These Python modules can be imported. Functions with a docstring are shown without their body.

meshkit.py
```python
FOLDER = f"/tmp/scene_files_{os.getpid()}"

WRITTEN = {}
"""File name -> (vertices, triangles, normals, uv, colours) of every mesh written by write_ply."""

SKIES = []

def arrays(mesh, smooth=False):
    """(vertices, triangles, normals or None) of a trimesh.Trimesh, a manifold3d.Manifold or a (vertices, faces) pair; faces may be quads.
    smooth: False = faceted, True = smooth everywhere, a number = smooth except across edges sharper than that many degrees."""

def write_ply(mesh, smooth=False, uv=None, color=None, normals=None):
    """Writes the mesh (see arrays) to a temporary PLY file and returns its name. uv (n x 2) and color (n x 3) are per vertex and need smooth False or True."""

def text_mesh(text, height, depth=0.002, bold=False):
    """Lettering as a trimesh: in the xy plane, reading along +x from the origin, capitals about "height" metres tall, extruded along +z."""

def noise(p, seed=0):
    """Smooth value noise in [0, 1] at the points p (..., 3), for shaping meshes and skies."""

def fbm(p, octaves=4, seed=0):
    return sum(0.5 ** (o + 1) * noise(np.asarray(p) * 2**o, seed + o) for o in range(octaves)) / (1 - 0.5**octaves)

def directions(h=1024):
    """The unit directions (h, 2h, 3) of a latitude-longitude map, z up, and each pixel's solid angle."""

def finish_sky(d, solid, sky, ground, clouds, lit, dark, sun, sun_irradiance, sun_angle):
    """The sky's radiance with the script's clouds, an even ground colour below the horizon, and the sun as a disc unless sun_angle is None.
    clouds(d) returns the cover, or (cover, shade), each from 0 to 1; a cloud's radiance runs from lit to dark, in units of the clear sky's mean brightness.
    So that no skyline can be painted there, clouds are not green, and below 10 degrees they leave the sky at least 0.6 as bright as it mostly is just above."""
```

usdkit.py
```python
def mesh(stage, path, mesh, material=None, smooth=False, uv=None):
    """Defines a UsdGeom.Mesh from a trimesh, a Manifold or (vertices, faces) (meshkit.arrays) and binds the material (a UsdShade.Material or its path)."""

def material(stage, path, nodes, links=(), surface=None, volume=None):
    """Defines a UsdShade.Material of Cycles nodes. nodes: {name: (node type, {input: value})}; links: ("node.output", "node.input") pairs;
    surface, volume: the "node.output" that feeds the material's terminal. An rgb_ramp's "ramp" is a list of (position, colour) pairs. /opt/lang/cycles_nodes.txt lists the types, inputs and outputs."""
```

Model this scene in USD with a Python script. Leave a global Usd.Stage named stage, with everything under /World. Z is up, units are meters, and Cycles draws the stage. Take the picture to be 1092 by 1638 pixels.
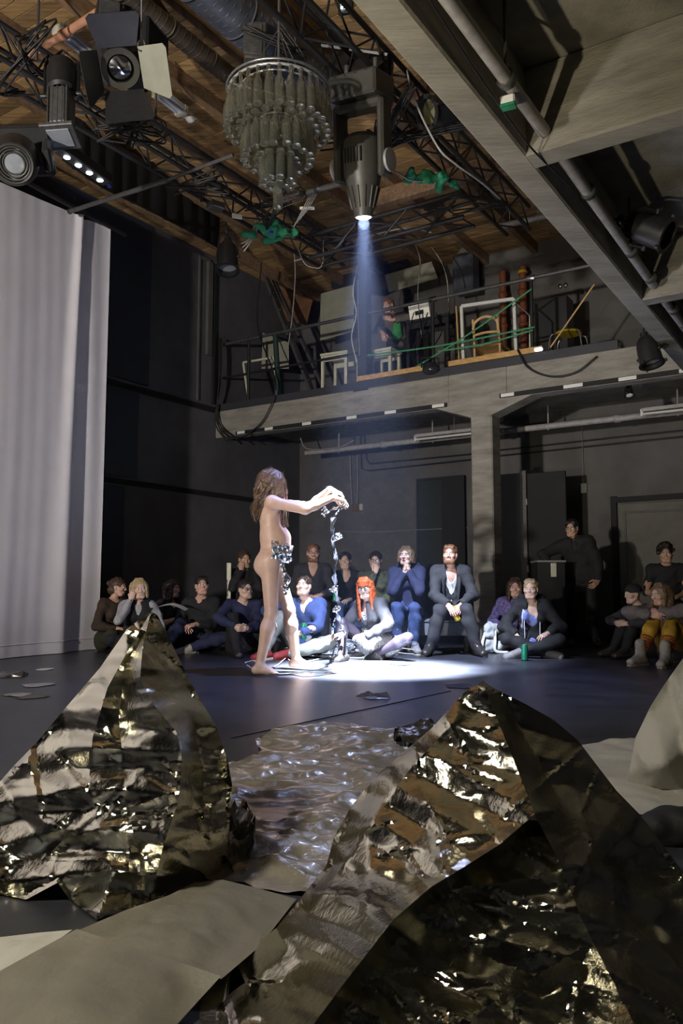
import math, random, numpy as np, trimesh, manifold3d as m3, usdkit, meshkit
from pxr import Usd, UsdGeom, UsdLux, UsdShade, Gf, Sdf, Vt
from shapely.geometry import Polygon
from scipy.spatial import cKDTree, Delaunay

stage = Usd.Stage.CreateInMemory()
UsdGeom.SetStageUpAxis(stage, 'Z'); UsdGeom.SetStageMetersPerUnit(stage, 1.0)
world = UsdGeom.Xform.Define(stage, '/World'); stage.SetDefaultPrim(world.GetPrim())
UsdGeom.Scope.Define(stage, '/World/Looks')
rng = np.random.default_rng(7)

# ---------------------------------------------------------------- camera
FPX, EYE = 1297.0, 0.75
PITCH = math.atan2(121, FPX)
cam = UsdGeom.Camera.Define(stage, '/World/camera')
cam.CreateHorizontalApertureAttr(24.0); cam.CreateVerticalApertureAttr(36.0)
cam.CreateFocalLengthAttr(24.0 * FPX / 1092)
cam.CreateClippingRangeAttr(Gf.Vec2f(0.05, 200)); cam.CreateFStopAttr(0.0)
cam.AddTranslateOp().Set(Gf.Vec3d(0, 0, EYE)); cam.AddRotateXOp().Set(90 + math.degrees(PITCH))
cam.CreateExposureAttr(0.0)

# ---------------------------------------------------------------- light
KEY_POS, KEY_AIM = np.array([0.19, 6.70, 3.86]), np.array([0.28, 7.64, 0.0])
FLOOD_POS, FLOOD_AIM = np.array([-5.0, -1.6, 1.45]), np.array([-2.2, 7.5, 4.4])
LOW_POS, LOW_AIM = np.array([-1.75, 2.1, 0.55]), np.array([1.9, 5.2, 3.7])
FOIL_FILL_POS, FOIL_FILL_AIM = np.array([-2.7, -0.3, 3.9]), np.array([0.2, 2.2, 0.2])
dome = UsdLux.DomeLight.Define(stage, '/World/dim_room_glow'); dome.CreateIntensityAttr(0.0042); dome.CreateColorAttr(Gf.Vec3f(0.82, 0.92, 1.0))

def spot(name, pos, aim, watts, colour, radius, cone, soft):
    l = UsdLux.SphereLight.Define(stage, '/World/' + name)
    l.CreateRadiusAttr(radius); l.CreateIntensityAttr(watts); l.CreateColorAttr(Gf.Vec3f(*colour)); l.CreateNormalizeAttr(True)
    s = UsdLux.ShapingAPI.Apply(l.GetPrim()); s.CreateShapingConeAngleAttr(cone); s.CreateShapingConeSoftnessAttr(soft)
    z = np.asarray(pos, float) - np.asarray(aim, float); z /= np.linalg.norm(z)
    x = np.cross([0, 1, 0.01], z); x /= np.linalg.norm(x); y = np.cross(z, x)
    m = np.eye(4); m[0, :3], m[1, :3], m[2, :3], m[3, :3] = x, y, z, pos
    l.AddTransformOp().Set(Gf.Matrix4d(*m.ravel()))
    return l
spot('key_beam', KEY_POS, KEY_AIM, 15500, (0.74, 0.84, 1.0), 0.05, 16.5, 0.85)
spot('key_wide', KEY_POS, KEY_AIM + [.42, 1.05, 0], 900, (0.66, 0.76, 1.0), 0.05, 23, 0.75)
spot('key_spill', KEY_POS, KEY_AIM + [-.1, -.9, 0], 190, (0.36, 0.46, 1.0), 0.05, 38, 0.8)
spot('key_stray', KEY_POS, KEY_POS + [-.05, -.35, -1], 20, (0.46, 0.56, 1.0), 0.05, 74, 0.5)
spot('flood_beam', FLOOD_POS, FLOOD_AIM, 980, (1.0, 0.93, 0.85), 0.16, 34, 0.75)
spot('low_beam', LOW_POS, LOW_AIM, 105, (1.0, 0.88, 0.60), 0.05, 44, 0.5)
spot('house_beam', FOIL_FILL_POS, FOIL_FILL_AIM, 250, (1.0, 0.94, 0.78), 0.30, 26, 0.5)  # unseen lamp, added and made large for broad highlights on the foil

# ---------------------------------------------------------------- places: a point on the ray of a picture point, and the hall's own axes
_c, _s = math.cos(PITCH), math.sin(PITCH)
O = np.array([0, 0, EYE])
C0, E1, E2 = np.array([-.806, 15.39]), np.array([.548, .836]), np.array([.836, -.548])   # corner of the hall, depth axis, width axis
def at(px, py, Y=None, z=None, a=None, b=None):
    u, v = (px - 546) / FPX, (819 - py) / FPX
    d = np.array([u, _c - v * _s, _s + v * _c])
    if Y is not None: t = Y / d[1]
    elif z is not None: t = (z - EYE) / d[2]
    elif a is not None: t = (a + C0 @ E1) / (d[:2] @ E1)
    else: t = (b + C0 @ E2) / (d[:2] @ E2)
    return O + d * t
def W(a, b, z=0.0):
    p = C0 + a * E1 + b * E2
    return np.array([p[0], p[1], z])
def AB(p):
    q = np.asarray(p, float)[:2] - C0
    return q @ E1, q @ E2
HALL = math.degrees(math.atan2(E2[1], E2[0]))           # rotation of the hall: local x = width, local y = depth
# ---------------------------------------------------------------- prims
_names = {}
def free(parent, name):
    k = (parent, name); n = _names.get(k, 0); _names[k] = n + 1
    return f'{parent}/{name}' if n == 0 else f'{parent}/{name}_{n:03d}'
def _tag(prim, label=None, cat=None, group=None, kind=None):
    for k, v in (('label', label), ('category', cat), ('group', group), ('kind', kind)):
        if v: prim.SetCustomDataByKey(k, v)
class Thing:
    """An Xform at the thing's base; part() takes meshes in world coordinates unless local=True."""
    def __init__(s, name, label=None, cat=None, loc=(0, 0, 0), rot=0.0, group=None, kind=None, path=None):
        s.path = path or free('/World', name)
        s.x = UsdGeom.Xform.Define(stage, s.path)
        s.loc, s.rot = np.asarray(loc, float), rot
        s.x.AddTranslateOp().Set(Gf.Vec3d(*map(float, loc)))
        if rot: s.x.AddRotateZOp().Set(float(rot))
        _tag(s.x.GetPrim(), label, cat, group, kind)
    def inv(s, m):
        t = trimesh.transformations.rotation_matrix(math.radians(-s.rot), [0, 0, 1]) @ trimesh.transformations.translation_matrix(-s.loc)
        m = m.copy(); m.apply_transform(t); return m
    def part(s, name, mesh, mat, smooth=False, local=False, label=None, parent=None, kind=None):
        mesh = tm(mesh)
        if not local: mesh = s.inv(mesh)
        p = free(parent or s.path, name)
        g = usdkit.mesh(stage, p, mesh, MAT(mat), smooth)
        _tag(g.GetPrim(), label, None, None, kind)
        return p
def single(name, mesh, mat, label=None, cat=None, smooth=False, group=None, kind=None):
    mesh = tm(mesh).copy()
    lo, hi = mesh.bounds; base = np.array([(lo[0] + hi[0]) / 2, (lo[1] + hi[1]) / 2, lo[2]])
    p = free('/World', name)
    mesh.apply_translation(-base)
    g = usdkit.mesh(stage, p, mesh, MAT(mat), smooth)
    UsdGeom.Xformable(g).AddTranslateOp().Set(Gf.Vec3d(*map(float, base)))
    _tag(g.GetPrim(), label, cat, group, kind)
    return p
def structure(name, mesh, mat, smooth=False, label=None):
    return single(name, mesh, mat, label, None, smooth, None, 'structure')
def copy_of(t, name, loc, rot=0.0, label=None, cat=None, group=None):
    r = Thing(name, label, cat, loc, rot, group)
    src = t.path
    pr = r.x.GetPrim(); pr.GetReferences().AddInternalReference(src); pr.SetInstanceable(True)
    return r
# ---------------------------------------------------------------- meshes
def tm(m):
    if isinstance(m, trimesh.Trimesh): return m
    if isinstance(m, list): return trimesh.util.concatenate([tm(x) for x in m])
    if hasattr(m, 'to_mesh'):
        q = m.to_mesh(); return trimesh.Trimesh(np.array(q.vert_properties[:, :3]), np.array(q.tri_verts), process=False)
    v, f = m; f = np.asarray(f)
    if f.shape[1] == 4: f = np.vstack([f[:, [0, 1, 2]], f[:, [0, 2, 3]]])
    return trimesh.Trimesh(np.asarray(v, float), f, process=False)
def hull(pts):
    return trimesh.convex.convex_hull(np.asarray(pts, float))
def cbox(size, bev=0.006, c=(0, 0, 0), rot=None, M=None):
    """A box with chamfered edges."""
    h = np.asarray(size, float) / 2; b = min(bev, h.min() * .6)
    P = [[sx * (h[0] - (k != 0) * b), sy * (h[1] - (k != 1) * b), sz * (h[2] - (k != 2) * b)] for sx in (-1, 1) for sy in (-1, 1) for sz in (-1, 1) for k in range(3)]
    m = hull(P)
    if M is not None: m.apply_transform(M)
    if rot: m.apply_transform(trimesh.transformations.rotation_matrix(math.radians(rot), [0, 0, 1]))
    m.apply_translation(c); return m
def bar(p, q, w, h, bev=0.004, up=(0, 0, 1)):
    """A chamfered bar from p to q, w wide, h high along up."""
    p, q = np.asarray(p, float), np.asarray(q, float); d = q - p; L = np.linalg.norm(d); y = d / L
    x = np.cross(y, up); x = x / np.linalg.norm(x) if np.linalg.norm(x) > 1e-6 else np.array([1., 0, 0]); z = np.cross(x, y)
    M = np.eye(4); M[:3, 0], M[:3, 1], M[:3, 2], M[:3, 3] = x, y, z, (p + q) / 2
    return cbox((w, L, h), bev, M=M)
def spline(pts, n=8):
    """Catmull-Rom through pts."""
    P = np.asarray(pts, float); P = np.vstack([2 * P[0] - P[1], P, 2 * P[-1] - P[-2]]); out = []
    t = np.linspace(0, 1, n, endpoint=False)[:, None]
    for i in range(1, len(P) - 2):
        a, b, c, d = P[i - 1:i + 3]
        out.append(.5 * (2 * b + (c - a) * t + (2 * a - 5 * b + 4 * c - d) * t ** 2 + (3 * b - a - 3 * c + d) * t ** 3))
    return np.vstack(out + [P[-2:-1]])
def tube(pts, r, n=8, sx=1.0, cap=True):
    p = np.asarray(pts, float); r = np.broadcast_to(np.asarray(r, float), (len(p),))
    t = np.gradient(p, axis=0); t /= np.linalg.norm(t, axis=1, keepdims=True) + 1e-12
    a = np.cross(t[0], [0, 0, 1.0]);
    if np.linalg.norm(a) < .05: a = np.cross(t[0], [1.0, 0, 0])
    A = []
    for k in range(len(p)):
        a = a - (a @ t[k]) * t[k]; a = a / (np.linalg.norm(a) + 1e-12); A.append(a)
    A = np.array(A); Bv = np.cross(t, A); ang = np.arange(n) * 2 * np.pi / n
    v = p[:, None] + r[:, None, None] * (np.cos(ang)[None, :, None] * A[:, None] * sx + np.sin(ang)[None, :, None] * Bv[:, None])
    i, j = np.meshgrid(np.arange(len(p) - 1), np.arange(n), indexing='ij')
    q = np.stack([i * n + j, i * n + (j + 1) % n, (i + 1) * n + (j + 1) % n, (i + 1) * n + j], -1).reshape(-1, 4)
    f = np.vstack([q[:, [0, 1, 2]], q[:, [0, 2, 3]]]); v = v.reshape(-1, 3)
    if cap:
        m = len(v); v = np.vstack([v, p[:1], p[-1:]]); e = (len(p) - 1) * n
        f = np.vstack([f] + [[[m, (k + 1) % n, k], [m + 1, e + k, e + (k + 1) % n]] for k in range(n)])
    return trimesh.Trimesh(v, f, process=False)
def lathe(prof, n=20, M=None, c=None):
    """prof: (radius, height) pairs turned about z."""
    pr = np.asarray(prof, float); ang = np.arange(n) * 2 * np.pi / n
    v = np.stack([pr[:, None, 0] * np.cos(ang), pr[:, None, 0] * np.sin(ang), np.broadcast_to(pr[:, None, 1], (len(pr), n))], -1).reshape(-1, 3)
    i, j = np.meshgrid(np.arange(len(pr) - 1), np.arange(n), indexing='ij')
    q = np.stack([i * n + j, i * n + (j + 1) % n, (i + 1) * n + (j + 1) % n, (i + 1) * n + j], -1).reshape(-1, 4)
    m = trimesh.Trimesh(v, np.vstack([q[:, [0, 1, 2]], q[:, [0, 2, 3]]]), process=False)
    if M is not None: m.apply_transform(M)
    if c is not None: m.apply_translation(c)
    return m
def frame(z, x=(1, 0, 0), o=(0, 0, 0)):
    """A matrix whose z axis is z, x axis near x, origin o."""
    z = np.asarray(z, float); z = z / np.linalg.norm(z); x = np.asarray(x, float); x = x - (x @ z) * z
    if np.linalg.norm(x) < 1e-4: x = np.cross(z, [0, 1, 0.3])
    x /= np.linalg.norm(x); M = np.eye(4); M[:3, 0], M[:3, 1], M[:3, 2], M[:3, 3] = x, np.cross(z, x), z, o
    return M
def rod(p, q, r, n=8, r2=None):
    return tube([p, q], [r, r if r2 is None else r2], n)
def ball(c, r, k=2):
    m = trimesh.creation.icosphere(k, 1.0); m.apply_scale(r) if np.ndim(r) == 0 else m.apply_scale(r); m.apply_translation(c); return m
def prism(poly, d, M=None):
    m = trimesh.creation.extrude_polygon(Polygon(poly), d, engine='earcut')
    if M is not None: m.apply_transform(M)
    return m
def hsh(seed): return np.random.default_rng(seed)
# ---------------------------------------------------------------- materials
_mats = {}
def MAT(m):
    return _mats[m]
def pbr(name, col, rough=.6, metal=0.0, spec=.5, var=0.0, scale=6.0, bump=0.0, bscale=40.0, stretch=(1, 1, 1), rnd=0.0, col2=None, detail=4, **kw):
    """Principled material with noise colour variation (var), bump and per-object brightness (rnd)."""
    col = np.asarray(col, float); c2 = np.asarray(col2, float) if col2 is not None else col * (1 - var)
    N = {'p': ('principled_bsdf', dict(roughness=rough, metallic=metal, specular_ior_level=spec, base_color=tuple(col), **kw))}
    L = []
    if var or col2 is not None or bump or rnd:
        N['tc'] = ('texture_coordinate', {}); N['mp'] = ('mapping', {'scale': stretch, 'mapping_type': 'point'}); L.append(('tc.object', 'mp.vector'))
    if var or col2 is not None:
        N['n'] = ('noise_texture', {'scale': scale, 'detail': detail, 'roughness': .62}); L.append(('mp.vector', 'n.vector'))
        N['r'] = ('rgb_ramp', {'ramp': [(.3, tuple(c2)), (.68, tuple(np.minimum(col * (1 + var * .6), 1)))]}); L.append(('n.fac', 'r.fac'))
        src = 'r.color'
        if rnd:
            N['oi'] = ('object_info', {}); N['mr'] = ('map_range', {'from_min': 0.0, 'from_max': 1.0, 'to_min': 1 - rnd, 'to_max': 1 + rnd}); L.append(('oi.random', 'mr.value'))
            N['hs'] = ('hsv', {'hue': .5, 'saturation': 1.0, 'fac': 1.0}); L += [('r.color', 'hs.color'), ('mr.result', 'hs.value')]; src = 'hs.color'
        L.append((src, 'p.base_color'))
    if bump:
        N['bn'] = ('noise_texture', {'scale': bscale, 'detail': 5.0, 'roughness': .6}); L.append(('mp.vector', 'bn.vector'))
        N['b'] = ('bump', {'strength': bump, 'distance': .01}); L += [('bn.fac', 'b.height'), ('b.normal', 'p.normal')]
    _mats[name] = usdkit.material(stage, '/World/Looks/' + name, N, L, surface='p.BSDF')
def emit(name, col, strength):
    _mats[name] = usdkit.material(stage, '/World/Looks/' + name, {'e': ('emission', {'color': tuple(col), 'strength': strength})}, [], surface='e.emission')
# ---------------------------------------------------------------- looks
pbr('concrete', (.27, .255, .225), .85, var=.35, scale=3.5, bump=.5, bscale=60)
pbr('concrete_board', (.285, .268, .232), .85, var=.32, scale=4, bump=.55, bscale=30, stretch=(.25, 1, 3))
pbr('wall_dark', (.100, .099, .110), .6, var=.25, scale=2.2, bump=.15, bscale=90)
pbr('wall_grey', (.105, .100, .096), .7, var=.25, scale=1.8, bump=.2, bscale=60)
pbr('wall_black', (.012, .012, .013), .8)
pbr('dance_floor', (.036, .037, .046), .36, spec=.4, var=.5, scale=2.5, bump=.08, bscale=9)
pbr('plank', (.37, .23, .10), .6, var=.5, scale=5, stretch=(.35, 5, 5), bump=.3, bscale=20, rnd=.35)
pbr('rafter', (.24, .15, .085), .65, var=.45, scale=5, stretch=(5, .4, 5), bump=.3, rnd=.2)
pbr('pine', (.55, .33, .12), .5, var=.25, scale=6, stretch=(.4, 5, 5))
pbr('birch', (.62, .40, .17), .4, var=.2, scale=5)
pbr('black_metal', (.018, .018, .020), .42, spec=.6, var=.3, scale=30)
pbr('black_matt', (.010, .010, .011), .75)
pbr('dark_steel', (.10, .10, .10), .45, metal=.4, var=.3, scale=25)
pbr('steel', (.42, .42, .42), .32, metal=.9, var=.2, scale=30)
pbr('chrome', (.75, .76, .78), .12, metal=1.0)
pbr('grey_pipe', (.38, .36, .36), .5, var=.25, scale=12)
pbr('alu', (.55, .56, .56), .35, metal=.6)
pbr('rust_pipe', (.22, .062, .026), .6, var=.4, scale=9)
pbr('orange_pipe', (.50, .25, .15), .5, var=.2, scale=9)
pbr('duct_grey', (.10, .11, .14), .38, metal=.35, var=.3, scale=9)
pbr('white_paint', (.66, .66, .62), .5, var=.08, scale=9)
pbr('cream_paint', (.58, .57, .45), .5, var=.15, scale=12)
pbr('fascia_strip', (.035, .036, .042), .55)
pbr('green_cloth', (.02, .22, .11), .8, var=.3, scale=20, bump=.4)
pbr('green_strap', (.05, .25, .11), .7, var=.25, scale=20)
pbr('black_cable', (.012, .012, .013), .5)
pbr('grey_cable', (.30, .29, .28), .55)
pbr('blue_tape', (.03, .07, .40), .5)
pbr('red_plastic', (.45, .02, .02), .4)
pbr('brown_wood', (.16, .075, .035), .5, var=.3, scale=8)
pbr('tag_white', (.80, .80, .76), .6)
emit('lamp_face', (.80, .88, 1.0), 60)
emit('led_dot', (.85, .95, 1.0), 6)
emit('laptop_lid', (1.0, .98, .85), .35)
pbr('pale_blue', (.52, .58, .78), .3)
pbr('bottle_glass', (.93, .95, .86), .05, ior=1.45, transmission_weight=.975)
pbr('duct_brown', (.06, .045, .03), .5, var=.3)
pbr('lens_glass', (.30, .32, .36), .08, spec=.9, var=.2)
pbr('olive_gel', (.16, .16, .09), .25, spec=.7)
pbr('tin', (.060, .058, .050), .45, metal=.2, var=.2)
pbr('grey_plate', (.30, .30, .24), .55, var=.12)
pbr('curtain_cloth', (.80, .775, .82), .9, var=.06, scale=2, bump=.12, bscale=240)
pbr('foil', (.74, .705, .57), .11, metal=1.0, bump=.16, bscale=70)
pbr('foil_silver', (.80, .82, .85), .16, metal=1.0, bump=.3, bscale=70)
pbr('foil_dark', (.16, .15, .14), .16, metal=.8, bump=.3, bscale=60)
pbr('plastic_film', (.215, .19, .15), .20, spec=.9, var=.25, scale=4, bump=.35, bscale=34, coat_weight=.5, coat_roughness=.12)
pbr('kraft', (.155, .14, .105), .6, var=.14, scale=3, bump=.25, bscale=26)
pbr('tissue', (.42, .40, .35), .75, var=.08, scale=5, bump=.25, bscale=18)
pbr('tape_film', (.30, .32, .36), .18, metal=.75)
pbr('tape_white', (.62, .64, .68), .35, var=.3, scale=20)
pbr('can_green', (.03, .28, .15), .25, metal=.55); pbr('can_yellow', (.72, .52, .03), .3, metal=.3); pbr('can_top', (.6, .6, .6), .3, metal=.9)
pbr('canvas_bag', (.46, .47, .45), .8, var=.15, scale=9, bump=.4, bscale=60); pbr('clear_plastic', (.9, .92, .95), .08, transmission_weight=.85, ior=1.3); pbr('wine', (.20, .01, .02), .1)
pbr('bench_grey', (.13, .135, .15), .6)
pbr('laptop_white', (.85, .83, .75), .5, emission_color=(1.0, .95, .80), emission_strength=.10)  # the lid is no lamp; a faint glow is put into its material
pbr('yellow_seat', (.42, .30, .02), .5)
emit('led_soft', (.80, .88, 1.0), 1.3)
pbr('green_dark', (.012, .035, .026), .7)
pbr('board_green', (.022, .027, .020), .4)
pbr('door_grey', (.105, .10, .085), .6, var=.3, scale=3)
pbr('shred', (.16, .145, .17), .8)
pbr('flat_blue', (.034, .042, .060), .6)
pbr('seam', (.035, .036, .042), .4)
# ================================================================ the room
def bbox_ab(a0, a1, b0, b1, z0, z1, bev=0.01):
    p = W((a0 + a1) / 2, (b0 + b1) / 2, (z0 + z1) / 2)
    return cbox((b1 - b0, a1 - a0, z1 - z0), bev, p, rot=HALL)
FL = prism([W(-18, -1)[:2], W(1, -1)[:2], W(1, 14)[:2], W(-18, 14)[:2]], .05); FL.apply_translation((0, 0, -.05))
structure('floor', FL, 'dance_floor', label='black dance floor with scuffs and faint vinyl seams')
BAL, BALZ0, BALZ1 = -2.38, 3.24, 3.69
SLAB = 3.72
# left wall: three tiers parted by recessed dark grooves at z 2.29 and 3.72
for z0, z1 in ((0, 2.25), (2.33, 3.67), (3.77, 6.6)):
    structure('wall_left', bbox_ab(-14, .3, -.35, 0, z0, z1), 'wall_dark')
structure('wall_left', bbox_ab(-14, .3, -.35, -.05, 0, 6.6), 'wall_black')
structure('wall_back', bbox_ab(0, .3, 0, 14, 0, 6.6), 'wall_grey')
structure('wall_right', bbox_ab(-14, .3, 12.2, 12.5, 0, SLAB), 'wall_grey')
structure('wall_rear', bbox_ab(-17.6, -17.3, 0, 12.2, 0, 6.6), 'wall_dark')
# mezzanine: slab with beams, gallery
structure('ceiling', bbox_ab(-17.3, BAL, 7.42, 12.3, SLAB, SLAB + .2), 'concrete', label='concrete slab of the mezzanine over the right side')
structure('gallery_floor', bbox_ab(BAL + .02, 0, 0, 12.2, 3.52, 3.66), 'concrete')
BE = trimesh.util.concatenate([bbox_ab(-17.3, BAL - .02, 7.40, 7.58, 3.2, SLAB, .012)])
structure('beam_long', BE, 'concrete_board', label='long concrete edge beam of the mezzanine running to the gallery')
for a in (-11.0, -8.08, -5.3):
    structure('beam_cross', bbox_ab(a - .09, a + .09, 7.56, 12.3, 3.2, SLAB, .012), 'concrete_board')
# gallery front beam with haunches at the column
fas = [bbox_ab(BAL, BAL + .22, 0.0, 4.3, BALZ0, BALZ1), bbox_ab(BAL, BAL + .22, 4.3, 5.15, BALZ0 + .02, BALZ1), bbox_ab(BAL, BAL + .22, 5.15, 12.2, BALZ0 + .02, BALZ1)]
structure('beam_gallery', fas, 'concrete_board', label='concrete front beam of the gallery')
CB0, CB1 = 4.62, 4.93
def haunch(bs, sgn):
    z = BALZ0 + .03
    P = [(0, z), (sgn * .62, z), (0, z - .22)]
    pts = [W(BAL + d, bs + x, zz) for d in (0.0, .27) for x, zz in P]
    return hull(pts)
structure('column', [bbox_ab(BAL, BAL + .29, CB0, CB1, 0, BALZ0 + .1, .018), haunch(CB0 + .02, -1), haunch(CB1 - .02, 1)], 'concrete_board', label='square concrete column carrying the gallery beam')
structure('kick_plate', bbox_ab(BAL + .01, BAL + .035, 0.02, 6.6, BALZ1, BALZ1 + .12, .003), 'fascia_strip')
# roof of wooden boards on rafters
RZ = 6.35
roof = Thing('ceiling', 'wooden board roof on rafters above the stage', None, W(-6, 3.8, RZ), kind='structure')
a = -11.0
k = 0
while a < .2:
    w = .155
    cuts = [0] + sorted(rng.uniform(1.2, 6.6, 2)) + [7.9]
    for b0, b1 in zip(cuts[:-1], cuts[1:]):
        if b1 - b0 < .15: continue
        roof.part('plank', bbox_ab(a + .003, a + w - .003, b0 + .003, b1 - .003, RZ + rng.uniform(0, .008), RZ + .03, .003), 'plank')
    a += w
for b in (.5, 1.35, 2.2, 3.05, 3.9, 4.75, 5.6, 6.45, 7.3):
    roof.part('rafter', bbox_ab(-11.2, .2, b - .045, b + .045, RZ - .17, RZ - .001, .005), 'rafter')
for a in (-9.4, -3.2):
    roof.part('tie_beam', bbox_ab(a - .07, a + .07, 3.3, 7.9, RZ - .40, RZ - .175, .008), 'rafter')
structure('roof_deck', bbox_ab(-17.3, .3, -.3, 12.3, RZ + .04, RZ + .14), 'wall_black')
structure('wall_upper', bbox_ab(-17.3, -2.2, 7.9, 8.1, SLAB + .2, 6.6), 'wall_dark')
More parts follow.
